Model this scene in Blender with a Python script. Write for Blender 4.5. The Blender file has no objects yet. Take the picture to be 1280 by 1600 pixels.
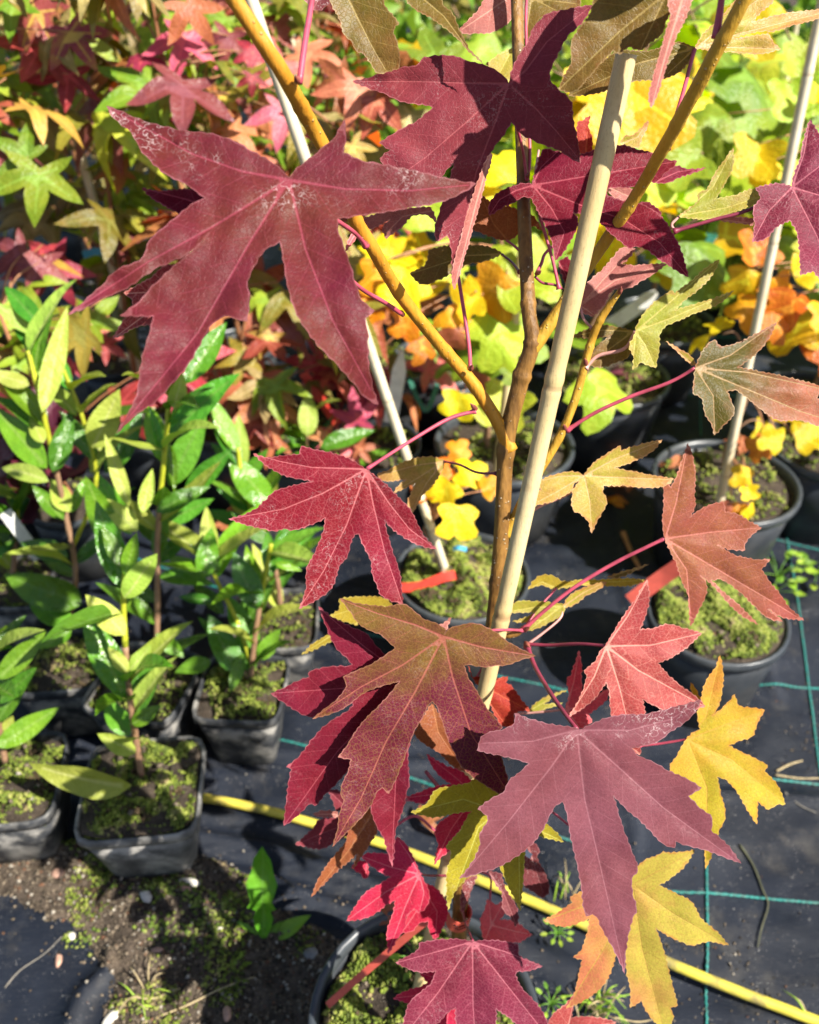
import bpy, math, random
import numpy as np
from mathutils import Vector, Matrix, noise
from mathutils.geometry import delaunay_2d_cdt

random.seed(11)
rng = np.random.default_rng(5)
scn = bpy.context.scene
COL = scn.collection

# ------------------------------------------------------------------ camera
CAM_H, PITCH, FPX = 1.03, math.radians(38.0), 1386.0
cam_d = bpy.data.cameras.new('camera')
cam = bpy.data.objects.new('camera', cam_d)
COL.objects.link(cam)
cam.location = (0, 0, CAM_H)
cam.rotation_euler = (math.radians(90) - PITCH, 0, 0)
cam_d.sensor_fit = 'VERTICAL'
cam_d.sensor_height = 24.0
cam_d.lens = 24.0 * FPX / 1600.0
cam_d.clip_start = 0.02
cam_d.clip_end = 300
cam_d.dof.use_dof = True
cam_d.dof.focus_distance = 0.51
cam_d.dof.aperture_fstop = 5.6
scn.camera = cam

# ------------------------------------------------------------------ light
SUN = Vector((0.57, -0.37, 0.73)).normalized()
world = bpy.data.worlds.new('World')
scn.world = world
world.use_nodes = True
wn = world.node_tree.nodes
bgn = wn.get('Background') or wn.new('ShaderNodeBackground')
sky = wn.new('ShaderNodeTexSky')
sky.sky_type = 'NISHITA'
sky.sun_disc = False
sky.sun_elevation = math.asin(SUN.z)
sky.sun_rotation = math.atan2(SUN.x, SUN.y)
sky.air_density = 1.0
sky.dust_density = 1.0
world.node_tree.links.new(sky.outputs[0], bgn.inputs[0])
bgn.inputs[1].default_value = 0.06
sun_d = bpy.data.lights.new('sun', 'SUN')
sun_d.energy = 5.0
sun_d.angle = math.radians(0.5)
sun_d.color = (1.0, 0.95, 0.86)
sun = bpy.data.objects.new('sun', sun_d)
COL.objects.link(sun)
sun.location = (3, -2, 5)
sun.rotation_euler = SUN.to_track_quat('Z', 'Y').to_euler()
vs = scn.view_settings
vs.view_transform = 'Standard'
vs.look = 'None'
vs.gamma = 1.0
vs.exposure = 1.22
vs.use_curve_mapping = False
scn.cycles.max_bounces = 8
scn.cycles.transparent_max_bounces = 8

# ------------------------------------------------------------------ helpers
FWD = Vector((0, math.cos(PITCH), -math.sin(PITCH)))
UPV = Vector((0, math.sin(PITCH), math.cos(PITCH)))
RGT = Vector((1, 0, 0))
CAMP = Vector((0, 0, CAM_H))


def P(x, y, d):
    """the point of the place that stands d metres deep along the line of sight through photo pixel (x, y)"""
    x, y, d = float(x), float(y), float(d)
    return CAMP + d * (FWD + RGT * ((x - 640) / FPX) - UPV * ((y - 800) / FPX))


def G(x, y, z=0.0):
    """the point at height z under photo pixel (x, y)"""
    v = (y - 800) / FPX
    t = (CAM_H - z) / (math.sin(PITCH) + v * math.cos(PITCH))
    return P(x, y, t)


def tag(o, label=None, cat=None, group=None, kind=None):
    if label: o['label'] = label
    if cat: o['category'] = cat
    if group: o['group'] = group
    if kind: o['kind'] = kind
    return o


def thing(name, loc, label, cat, group=None):
    o = bpy.data.objects.new(name, None)
    o.empty_display_size = 0.02
    COL.objects.link(o)
    o.location = loc
    return tag(o, label, cat, group)


def wloc(o):
    v = Vector(o.location)
    while o.parent:
        o = o.parent
        v += Vector(o.location)
    return v


def link(name, me, mats=None, parent=None, loc=None):
    """links mesh me; loc is a world point (parents are never turned)"""
    o = bpy.data.objects.new(name, me)
    COL.objects.link(o)
    if mats is not None and not me.materials:
        for m in (mats if isinstance(mats, (list, tuple)) else [mats]):
            me.materials.append(m)
    loc = Vector(loc) if loc is not None else Vector((0, 0, 0))
    if parent is not None:
        o.parent = parent
        o.location = loc - wloc(parent)
    else:
        o.location = loc
    return o


def mesh(name, verts, faces, smooth=True):
    me = bpy.data.meshes.new(name)
    me.from_pydata([tuple(v) for v in verts], [], [tuple(f) for f in faces])
    if smooth:
        me.polygons.foreach_set('use_smooth', [True] * len(me.polygons))
    me.update()
    return me


def fattr(me, name, vals):
    a = me.attributes.new(name, 'FLOAT', 'POINT')
    a.data.foreach_set('value', np.asarray(vals, dtype=np.float32))


def catmull(pts, n):
    pts = [Vector(p) for p in pts]
    if len(pts) < 3:
        return [pts[0].lerp(pts[-1], i / n) for i in range(n + 1)], [i / n for i in range(n + 1)]
    out, par = [], []
    m = len(pts) - 1
    for i in range(n + 1):
        t = i / n * m
        k = min(int(t), m - 1)
        u = t - k
        p1, p2 = pts[k], pts[k + 1]
        p0 = pts[k - 1] if k > 0 else p1 * 2 - p2
        p3 = pts[k + 2] if k + 2 <= m else p2 * 2 - p1
        out.append(0.5 * ((2 * p1) + (p2 - p0) * u + (2 * p0 - 5 * p1 + 4 * p2 - p3) * u * u + (3 * p1 - p0 - 3 * p2 + p3) * u ** 3))
        par.append(i / n)
    return out, par


def tube_data(pts, rad, n=24, sides=8, caps=True, rfun=None, origin=None):
    """a swept tube: rad is a list matched to the control points, rfun(t, angle) multiplies it"""
    c, par = catmull(pts, n)
    rad = list(rad) if isinstance(rad, (list, tuple)) else [rad, rad]
    org = Vector(origin) if origin is not None else Vector((0, 0, 0))
    vs_, fs, us = [], [], []
    ref = Vector((0.31, 0.17, 0.93))
    for i, p in enumerate(c):
        tan = (c[min(i + 1, len(c) - 1)] - c[max(i - 1, 0)]).normalized()
        a = tan.cross(ref)
        if a.length < 1e-4: a = tan.cross(Vector((1, 0, 0)))
        a.normalize()
        b = tan.cross(a)
        t = par[i] * (len(rad) - 1)
        k = min(int(t), len(rad) - 2)
        r = rad[k] + (rad[k + 1] - rad[k]) * (t - k)
        for s in range(sides):
            an = 2 * math.pi * s / sides
            q = r * (rfun(par[i], an) if rfun else 1.0)
            vs_.append(p + (a * math.cos(an) + b * math.sin(an)) * q - org)
            us.append(par[i])
    m = len(c)
    for i in range(m - 1):
        for s in range(sides):
            s2 = (s + 1) % sides
            fs.append((i * sides + s, i * sides + s2, (i + 1) * sides + s2, (i + 1) * sides + s))
    if caps:
        fs.append(tuple(range(sides))[::-1])
        fs.append(tuple((m - 1) * sides + s for s in range(sides)))
    return vs_, fs, us


def tube(name, pts, rad, mat, parent=None, n=24, sides=8, rfun=None, caps=True):
    org = Vector(pts[0])
    v, f, u = tube_data(pts, rad, n, sides, caps, rfun, org)
    me = mesh(name, v, f)
    fattr(me, 'along', u)
    return link(name, me, mat, parent, org)


# ------------------------------------------------------------------ materials
class NT:
    def __init__(self, name):
        self.m = bpy.data.materials.new(name)
        self.m.use_nodes = True
        self.t = self.m.node_tree
        self.t.nodes.clear()
        self.out = self.t.nodes.new('ShaderNodeOutputMaterial')

    def n(self, typ, **kw):
        nd = self.t.nodes.new(typ)
        for k, v in kw.items():
            if k.startswith('i_'):
                key = k[2:]
                nd.inputs[int(key) if key.isdigit() else key.replace('_', ' ')].default_value = v
            else:
                setattr(nd, k, v)
        return nd

    def l(self, a, b): self.t.links.new(a, b)

    def math(self, op, a, b=None, clamp=False):
        nd = self.n('ShaderNodeMath', operation=op, use_clamp=clamp)
        for i, x in enumerate((a, b)):
            if x is None: continue
            if isinstance(x, (int, float)): nd.inputs[i].default_value = x
            else: self.l(x, nd.inputs[i])
        return nd.outputs[0]

    def mix(self, fac, a, b, blend='MIX'):
        nd = self.n('ShaderNodeMix', data_type='RGBA', blend_type=blend)
        for i, x in ((0, fac), (6, a), (7, b)):
            if isinstance(x, (int, float)): nd.inputs[i].default_value = x
            elif isinstance(x, tuple): nd.inputs[i].default_value = x if len(x) == 4 else (*x, 1)
            else: self.l(x, nd.inputs[i])
        return nd.outputs[2]

    def ramp(self, x, lo, hi, a=0.0, b=1.0):
        nd = self.n('ShaderNodeMapRange', interpolation_type='SMOOTHSTEP')
        self.l(x, nd.inputs[0])
        for i, q in zip((1, 2, 3, 4), (lo, hi, a, b)): nd.inputs[i].default_value = q
        return nd.outputs[0]

    def noise(self, co, scale, detail=3.0, rough=0.55, dim='3D'):
        nd = self.n('ShaderNodeTexNoise', noise_dimensions=dim)
        nd.inputs['Scale'].default_value = scale
        nd.inputs['Detail'].default_value = detail
        nd.inputs['Roughness'].default_value = rough
        if co is not None: self.l(co, nd.inputs['Vector'])
        return nd.outputs[0]

    def co(self, which='Object'): return self.n('ShaderNodeTexCoord').outputs[which]

    def attr(self, name): return self.n('ShaderNodeAttribute', attribute_name=name).outputs['Fac']

    def bsdf(self, col, rough=0.5, spec=0.5, normal=None, trans=0.0, tcol=None, coat=0.0):
        p = self.n('ShaderNodeBsdfPrincipled')
        if isinstance(col, tuple): p.inputs['Base Color'].default_value = (*col[:3], 1)
        else: self.l(col, p.inputs['Base Color'])
        if isinstance(rough, (int, float)): p.inputs['Roughness'].default_value = rough
        else: self.l(rough, p.inputs['Roughness'])
        p.inputs['Specular IOR Level'].default_value = spec
        p.inputs['Coat Weight'].default_value = coat
        if normal is not None: self.l(normal, p.inputs['Normal'])
        if trans:
            t = self.n('ShaderNodeBsdfTranslucent')
            if tcol is None: tcol = col
            if isinstance(tcol, tuple): t.inputs[0].default_value = (*tcol[:3], 1)
            else: self.l(tcol, t.inputs[0])
            if normal is not None: self.l(normal, t.inputs['Normal'])
            mx = self.n('ShaderNodeMixShader')
            mx.inputs[0].default_value = trans
            self.l(p.outputs[0], mx.inputs[1])
            self.l(t.outputs[0], mx.inputs[2])
            self.l(mx.outputs[0], self.out.inputs[0])
        else:
            self.l(p.outputs[0], self.out.inputs[0])
        return self.m

    def bump(self, h, strength=0.4, dist=0.001):
        b = self.n('ShaderNodeBump')
        b.inputs['Strength'].default_value = strength
        b.inputs['Distance'].default_value = dist
        self.l(h, b.inputs['Height'])
        return b.outputs[0]


def saturate(c, k=1.25):
    g = sum(c) / 3
    return tuple(max(0.0, g + (x - g) * k) for x in c)


def leaf_mat(name, c1, c2, vein, tip=0.0, bias=0.0, speck=0.0, net=0.35, netcol=None, trans=0.24, rough=0.42, veinw=1.0, contrast=1.6, nscale=22.0, zgrad=0., spec=.1, speckz=0., netscale=430., xgrad=0., bumpk=.36):
    """the skin of a lobed autumn leaf: two pigments in patches, raised pale veins, a fine net of veinlets, dust flecks"""
    N = NT(name)
    co = N.co()
    big = N.noise(co, nscale, 4)
    mid = N.noise(co, 160, 3)
    tp = N.attr('tip')
    f = N.math('ADD', N.math('MULTIPLY', N.math('SUBTRACT', big, 0.5), contrast), N.math('ADD', N.math('MULTIPLY', tp, tip), 0.5 + bias - 0.5 * tip))
    f = N.math('ADD', f, N.math('MULTIPLY', N.math('SUBTRACT', mid, 0.5), 0.5), clamp=not (zgrad or xgrad))
    if xgrad:
        sx2 = N.n('ShaderNodeSeparateXYZ'); N.l(co, sx2.inputs[0])
        f = N.math('ADD', f, N.math('MULTIPLY', sx2.outputs[0], xgrad), clamp=not zgrad)
    if zgrad:
        sx = N.n('ShaderNodeSeparateXYZ'); N.l(co, sx.inputs[0])
        f = N.math('ADD', f, N.math('MULTIPLY', sx.outputs[2], zgrad), clamp=True)
    col = N.mix(f, c1, c2)
    # veins
    vd = N.attr('vein')
    main = N.ramp(vd, 0.00022 * veinw, 0.00085 * veinw, 1, 0)
    sec = N.attr('sec')
    sp = 0.012
    tri = N.math('MULTIPLY', N.math('ABSOLUTE', N.math('SUBTRACT', N.math('FRACT', N.math('DIVIDE', N.math('ADD', sec, N.math('MULTIPLY', N.math('SUBTRACT', mid, .5), .0015)), sp)), 0.5)), sp)
    secm = N.ramp(tri, 0.00012 * veinw, 0.00052 * veinw, 0.75, 0)
    vor = N.n('ShaderNodeTexVoronoi', feature='DISTANCE_TO_EDGE')
    vor.inputs['Scale'].default_value = netscale
    wob = N.n('ShaderNodeVectorMath', operation='MULTIPLY_ADD')
    nz = N.n('ShaderNodeTexNoise'); nz.inputs['Scale'].default_value = 120; N.l(co, nz.inputs['Vector'])
    N.l(nz.outputs['Color'], wob.inputs[0]); wob.inputs[1].default_value = (.004, .004, .004); N.l(co, wob.inputs[2])
    N.l(wob.outputs[0], vor.inputs['Vector'])
    netm = N.ramp(vor.outputs['Distance'], 0.01, 0.10, 1, 0)
    col = N.mix(N.math('MULTIPLY', netm, net), col, netcol or vein)
    vm = N.math('MAXIMUM', N.math('MULTIPLY', main, 0.85), N.math('MULTIPLY', secm, 0.4))
    col = N.mix(vm, col, vein)
    # rim light along the teeth, put into the colour as a pale line
    rim = N.ramp(N.attr('edge'), 0.0001, 0.0008, 0.5, 0)
    col = N.mix(rim, col, tuple(min(1, x * 1.3 + .08) for x in vein))
    ro = rough
    if speck:
        rn = N.noise(co, 30, 3)
        if speckz:
            sz = N.n('ShaderNodeSeparateXYZ'); N.l(co, sz.inputs[0])
            rn = N.math('ADD', rn, N.math('MULTIPLY', sz.outputs[2], speckz))
        reg = N.ramp(rn, 0.46, 0.66)
        fl = N.ramp(N.noise(co, 520, 4, .75), 0.57, 0.70)
        line = N.ramp(N.math('ABSOLUTE', N.math('SUBTRACT', N.noise(co, 190, 2), .5)), 0.0, 0.022, 1, 0)
        sm = N.math('MULTIPLY', N.math('MULTIPLY', reg, N.math('MAXIMUM', fl, N.math('MULTIPLY', line, .75))), speck, clamp=True)
        col = N.mix(sm, col, (0.72, 0.62, 0.6))
    # scorched edges, blotches and slow changes of tone
    bl = N.math('MULTIPLY', N.ramp(N.noise(co, 48, 4, .65), .60, .74), .45)
    col = N.mix(bl, col, tuple(x * q for x, q in zip(c2, (.75, .62, .55))))
    sc = N.math('MULTIPLY', N.ramp(N.math('ADD', N.attr('edge'), N.math('MULTIPLY', N.noise(co, 90, 3), .006)), .0025, .0042, 1, 0), .5)
    col = N.mix(sc, col, tuple(x * q for x, q in zip(c2, (.8, .55, .4))))
    vv_ = N.n('ShaderNodeHueSaturation'); N.l(col, vv_.inputs['Color'])
    N.l(N.math('ADD', N.math('MULTIPLY', N.noise(co, 34, 4), .5), .75), vv_.inputs['Value'])
    N.l(N.math('ADD', N.math('MULTIPLY', N.noise(co, 19, 2), .03), .485), vv_.inputs['Hue'])
    col = vv_.outputs[0]
    fine = N.n('ShaderNodeHueSaturation'); N.l(col, fine.inputs['Color'])
    N.l(N.math('ADD', N.math('MULTIPLY', N.noise(co, 650, 4, .7), .9), .55), fine.inputs['Value'])
    col = fine.outputs[0]
    dots = N.ramp(N.noise(co, 900, 1), 0.73, 0.78, 0, 0.55)
    col = N.mix(dots, col, tuple(x * .45 for x in c2))
    h = N.math('ADD', N.math('ADD', N.math('MULTIPLY', vm, -0.9), N.math('MULTIPLY', netm, -0.35)), N.math('MULTIPLY', N.noise(co, 420, 4, .65), 1.1))
    nrm = N.bump(h, bumpk, 0.0007)
    hsv = N.n('ShaderNodeHueSaturation'); hsv.inputs['Saturation'].default_value = 1.25; hsv.inputs['Value'].default_value = 1.15
    N.l(col, hsv.inputs['Color'])
    return N.bsdf(col, ro, spec, nrm, trans, hsv.outputs[0])


def far_leaf_mat(name, c1, c2, trans=0.3, rough=0.4, gloss=0.45, vein=None):
    """leaf of the plants further off: colour differs from leaf to leaf and in patches"""
    N = NT(name)
    co = N.co()
    oi = N.n('ShaderNodeObjectInfo').outputs['Random']
    f = N.math('ADD', N.math('MULTIPLY', N.math('SUBTRACT', N.noise(co, 2.6, 3), .5), 2.6), oi, clamp=True)
    col = N.mix(f, c1, c2)
    br = N.n('ShaderNodeHueSaturation')
    N.l(col, br.inputs['Color'])
    N.l(N.math('ADD', N.math('MULTIPLY', N.math('FRACT', N.math('MULTIPLY', oi, 7.31)), .5), .75), br.inputs['Value'])
    N.l(N.math('ADD', N.math('MULTIPLY', N.math('FRACT', N.math('MULTIPLY', oi, 3.77)), .04), .48), br.inputs['Hue'])
    col = br.outputs[0]
    vm = N.ramp(N.attr('vein'), 0.008, 0.03, 0.5, 0)
    col = N.mix(vm, col, vein or tuple(min(1, x * 1.6 + .05) for x in c1))
    nrm = N.bump(N.noise(co, 14, 3), 0.25, 0.02)
    hs = N.n('ShaderNodeHueSaturation'); hs.inputs['Saturation'].default_value = 1.15; hs.inputs['Value'].default_value = 1.2
    N.l(col, hs.inputs['Color'])
    return N.bsdf(col, rough, gloss, nrm, trans, hs.outputs[0])


def bark_mat(name, c1, c2, spot=(.5, .42, .3), spots=.5, scale=1.0, rough=.55):
    N = NT(name)
    co = N.co()
    mp = N.n('ShaderNodeMapping'); mp.inputs['Scale'].default_value = (1, 1, .22); N.l(co, mp.inputs[0])
    a = N.noise(mp.outputs[0], 260 * scale, 4)
    b = N.noise(co, 30 * scale, 3)
    col = N.mix(N.ramp(N.math('ADD', N.math('MULTIPLY', a, .5), N.math('MULTIPLY', b, .6)), .35, .75), c1, c2)
    v = N.n('ShaderNodeTexVoronoi'); v.inputs['Scale'].default_value = 260 * scale; N.l(co, v.inputs['Vector'])
    sm = N.ramp(v.outputs['Distance'], .12, .24, spots, 0)
    pick = N.ramp(N.noise(co, 170 * scale, 1), .5, .56)
    sm = N.math('MULTIPLY', sm, pick)
    col = N.mix(sm, col, spot)
    return N.bsdf(col, rough, .4, N.bump(N.math('ADD', a, N.math('MULTIPLY', sm, 1.2)), .8, .0016))


def plain_mat(name, c, rough=.5, spec=.4, var=.25, scale=60., trans=0., bump=.2, dirt=None, dirtamt=.5):
    N = NT(name)
    co = N.co()
    a = N.noise(co, scale, 4)
    col = N.mix(N.ramp(a, .3, .7), tuple(x * (1 - var) for x in c), tuple(min(1, x * (1 + var)) for x in c))
    if dirt:
        d = N.math('MULTIPLY', N.ramp(N.noise(co, scale * .4, 5, .65), .42, .72), dirtamt)
        col = N.mix(d, col, dirt)
    return N.bsdf(col, rough, spec, N.bump(a, bump, .001), trans)


# ------------------------------------------------------------------ leaf geometry
def in_poly(px, py, poly):
    inside = np.zeros(len(px), bool)
    n = len(poly)
    j = n - 1
    for i in range(n):
        xi, yi = poly[i]; xj, yj = poly[j]
        if yi != yj:
            c = ((yi > py) != (yj > py)) & (px < (xj - xi) * (py - yi) / (yj - yi) + xi)
            inside ^= c
        j = i
    return inside


def seg_dist(q, a, b):
    """distance of points q (n,2) to the segment a-b, the share along it and the side"""
    ab = b - a
    L2 = max(float(ab @ ab), 1e-9)
    t = np.clip(((q - a) @ ab) / L2, 0, 1)
    d = q - (a + t[:, None] * ab)
    return np.hypot(d[:, 0], d[:, 1]), t


def smooth_outline(pts, step, tooth, rnd):
    """corner-keeping curve through the points, cut into small steps with fine teeth"""
    n = len(pts)
    p = [np.array(q, float) for q in pts]
    corner = []
    for i in range(n):
        a, b = p[i] - p[i - 1], p[(i + 1) % n] - p[i]
        la, lb = np.hypot(*a), np.hypot(*b)
        cs = (a @ b) / max(la * lb, 1e-9)
        corner.append(cs < 0.45)
    area = 0.5 * sum(p[i][0] * p[(i + 1) % n][1] - p[(i + 1) % n][0] * p[i][1] for i in range(n))
    sg = 1.0 if area > 0 else -1.0
    out = []
    k = 0
    for i in range(n):
        p0, p1, p2, p3 = p[i - 1], p[i], p[(i + 1) % n], p[(i + 2) % n]
        L = np.hypot(*(p2 - p1))
        ch = p2 - p1
        def tan(a, b, c):
            t = c - a
            tl = np.hypot(*t)
            return t / max(tl, 1e-9) * L
        m1 = ch if corner[i] else tan(p0, p1, p2)
        m2 = ch if corner[(i + 1) % n] else tan(p1, p2, p3)
        m = max(1, int(round(L / step)))
        for s in range(m):
            u = s / m
            h = (2 * u ** 3 - 3 * u ** 2 + 1) * p1 + (u ** 3 - 2 * u ** 2 + u) * m1 + (-2 * u ** 3 + 3 * u ** 2) * p2 + (u ** 3 - u ** 2) * m2
            if s > 0 and tooth:
                d = ch / max(L, 1e-9)
                nn = np.array([d[1], -d[0]]) * sg
                k += 1
                amp = tooth * ((1.0 if k % 2 else -0.15) + rnd.uniform(-.35, .35))
                h = h + nn * amp
            out.append(h)
    return out


def leaf_mesh(name, out, veins, step, tooth, depth_fn, unit, to3d, relief, seed=0):
    """out, veins: 2-D points; depth_fn(q, dv, tip) gives each point's offset; to3d(q, off) the point in space"""
    rnd = np.random.default_rng(seed)
    ol = smooth_outline(out, step, tooth, rnd)
    poly = [tuple(q) for q in ol]
    V = [[np.array(q, float) for q in v] for v in veins]
    pts = list(ol)
    no = len(pts)
    edges = [(i, (i + 1) % no) for i in range(no)]
    vein_pts = []
    idx0 = None
    cx, cy = V[0][0]
    A = np.array(ol)
    for v in V:
        prev = None
        for a, b in zip(v[:-1], v[1:]):
            L = np.hypot(*(b - a))
            m = max(1, int(L / (step * 1.3)))
            for s in range(m + 1):
                if prev is not None and s == 0: continue
                q = a + (b - a) * (s / m)
                if not in_poly(np.array([q[0]]), np.array([q[1]]), poly)[0]: continue
                if np.min(np.hypot(*(A - q).T)) < step * .45: continue
                if prev is None and idx0 is not None and np.hypot(*(q - pts[idx0])) < 1e-6:
                    prev = idx0
                    continue
                pts.append(q)
                if idx0 is None and s == 0: idx0 = len(pts) - 1
                if prev is not None: edges.append((prev, len(pts) - 1))
                prev = len(pts) - 1
    vq = np.array(pts[no:]) if len(pts) > no else np.zeros((0, 2))
    lo, hi = A.min(0), A.max(0)
    gx = np.arange(lo[0], hi[0], step * 1.15)
    gy = np.arange(lo[1], hi[1], step)
    XX, YY = np.meshgrid(gx, gy)
    XX = XX + (np.arange(len(gy)) % 2)[:, None] * step * .57
    q = np.stack([XX.ravel(), YY.ravel()], 1) + rnd.uniform(-.16, .16, (XX.size, 2)) * step
    q = q[in_poly(q[:, 0], q[:, 1], poly)]
    keep = []
    B = np.vstack([A, vq])
    for c in range(0, len(q), 512):
        d = np.hypot(q[c:c + 512, None, 0] - B[None, :, 0], q[c:c + 512, None, 1] - B[None, :, 1]).min(1)
        keep.append(d > step * .55)
    if keep: q = q[np.concatenate(keep)]
    pts += list(q)
    r = delaunay_2d_cdt([Vector((float(a), float(b))) for a, b in pts], edges, [], 0, 1e-4)
    vv = np.array([(w.x, w.y) for w in r[0]])
    tri = np.array([f for f in r[2] if len(f) == 3])
    cen = vv[tri].mean(1)
    tri = tri[in_poly(cen[:, 0], cen[:, 1], poly)]
    used = np.unique(tri)
    mp = -np.ones(len(vv), int); mp[used] = np.arange(len(used))
    vv, tri = vv[used], mp[tri]
    # attributes
    best = np.full(len(vv), 1e9); sec = np.zeros(len(vv)); rest = np.zeros(len(vv))
    for vi, v in enumerate(V):
        L = sum(np.hypot(*(b - a)) for a, b in zip(v[:-1], v[1:]))
        s0 = 0.0
        for a, b in zip(v[:-1], v[1:]):
            d, t = seg_dist(vv, a, b)
            ll = np.hypot(*(b - a))
            s = s0 + t * ll
            taper = d * (0.75 + 1.3 * (s / max(L, 1e-6)))
            m = d < best
            best[m] = d[m]; rest[m] = taper[m]
            cr = (b[0] - a[0]) * (vv[:, 1] - a[1]) - (b[1] - a[1]) * (vv[:, 0] - a[0])
            off = np.where(cr > 0, 0.43, 0.0) * 0.012 / unit
            sec[m] = (s - 0.95 * d + off)[m] + vi * 0.31 * 0.012 / unit
            s0 += ll
    ed = np.full(len(vv), 1e9)
    for i in range(no):
        d, _ = seg_dist(vv, A[i], A[(i + 1) % no])
        ed = np.minimum(ed, d)
    R = np.hypot(vv[:, 0] - cx, vv[:, 1] - cy)
    tipv = R / max(R.max(), 1e-6)
    puff = (1 - np.exp(-best * unit / 0.004))
    off = depth_fn(vv, best, tipv, R) - relief * puff
    co = [to3d(vv[i], off[i]) for i in range(len(vv))]
    # all triangles turned the same way, so the skin shades evenly
    fs = []
    for a, b, c in tri:
        ar = (vv[b][0] - vv[a][0]) * (vv[c][1] - vv[a][1]) - (vv[b][1] - vv[a][1]) * (vv[c][0] - vv[a][0])
        fs.append((a, b, c) if ar < 0 else (a, c, b))
    me = mesh(name, co, fs)
    fattr(me, 'vein', rest * unit)
    fattr(me, 'sec', sec * unit)
    fattr(me, 'tip', tipv)
    fattr(me, 'edge', ed * unit)
    return me

# ------------------------------------------------------------------ the ground
def cloth_material():
    N = NT('woven_black_cloth')
    co = N.co()
    mp = N.n('ShaderNodeMapping'); mp.inputs['Scale'].default_value = (1, 9, 1); mp.inputs['Rotation'].default_value = (0, 0, .2); N.l(co, mp.inputs[0])
    w1 = N.noise(mp.outputs[0], 60, 4)
    big = N.noise(co, 5, 5, .6)
    col = N.mix(N.ramp(big, .35, .7), (.0045, .007, .0135), (.0125, .017, .029))
    col = N.mix(N.ramp(w1, .5, .8, 0, .35), col, (.045, .05, .058))
    dust = N.math('MULTIPLY', N.ramp(N.noise(co, 9, 6, .7), .52, .75), .55)
    col = N.mix(dust, col, (.10, .09, .075))
    sp = N.math('MULTIPLY', N.ramp(N.noise(co, 420, 2, .6), .66, .72), N.ramp(N.noise(co, 24, 3), .42, .6))
    col = N.mix(N.math('MULTIPLY', sp, .75), col, (.42, .4, .37))
    wv = N.n('ShaderNodeTexWave', wave_type='BANDS', bands_direction='X'); wv.inputs['Scale'].default_value = 160; N.l(co, wv.inputs[0])
    wv2 = N.n('ShaderNodeTexWave', wave_type='BANDS', bands_direction='Y'); wv2.inputs['Scale'].default_value = 160; N.l(co, wv2.inputs[0])
    h = N.math('ADD', N.math('MULTIPLY', wv.outputs['Fac'], wv2.outputs['Fac']), N.math('MULTIPLY', w1, .8))
    return N.bsdf(col, N.ramp(big, .3, .7, .42, .6), .3, N.bump(h, .45, .0014))


def soil_material(name='soil', wet=1.6):
    N = NT(name)
    co = N.co()
    a = N.noise(co, 45, 6, .7)
    b = N.noise(co, 260, 4, .7)
    col = N.mix(N.ramp(a, .3, .7), (.022 * wet, .016 * wet, .011 * wet), (.085 * wet, .063 * wet, .045 * wet))
    col = N.mix(N.ramp(b, .58, .75, 0, .7), col, (.17 * wet, .135 * wet, .1 * wet))
    sp = N.math('MULTIPLY', N.ramp(N.noise(co, 520, 2), .68, .74), .8)
    col = N.mix(sp, col, (.4, .36, .3))
    return N.bsdf(col, .85, .3, N.bump(N.math('ADD', a, b), .9, .006))


M_CLOTH = cloth_material()
M_SOIL = soil_material()
M_POTSOIL = soil_material('potting_soil', 1.1)

v = [(-60, -8, -.05), (60, -8, -.05), (60, 90, -.05), (-60, 90, -.05)]
tag(link('ground', mesh('ground', v, [(0, 1, 2, 3)], False), soil_material('bare_ground', 1.1)), kind='structure')


def hose_line(u):
    """where the drip hose lies, seen from the photo's points"""
    return u


HOSE = [G(x, y, .012) for x, y in ((120, 1222), (300, 1245), (410, 1266), (500, 1291), (600, 1320), (700, 1357), (850, 1418), (960, 1468), (1050, 1508), (1160, 1553), (1290, 1602), (1420, 1650))]


def hose_y(x):
    for a, b in zip(HOSE[:-1], HOSE[1:]):
        if a.x <= x <= b.x:
            t = (x - a.x) / (b.x - a.x)
            return a.y + (b.y - a.y) * t
    return HOSE[0].y if x < HOSE[0].x else HOSE[-1].y


RIDGES = [(tuple(G(*a).xy), tuple(G(*b).xy), h, w) for a, b, h, w in (((240, 1168), (720, 1196), .010, .008), ((1000, 1238), (1300, 1250), .008, .005), ((985, 1260), (1000, 1420), .006, .006), ((960, 800), (985, 960), .01, .008), ((1040, 1480), (1290, 1560), .004, .012), ((420, 1010), (620, 1080), .006, .01), ((1180, 950), (1210, 1080), .006, .008), ((178, 1500), (110, 1600), .014, .009))]


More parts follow.
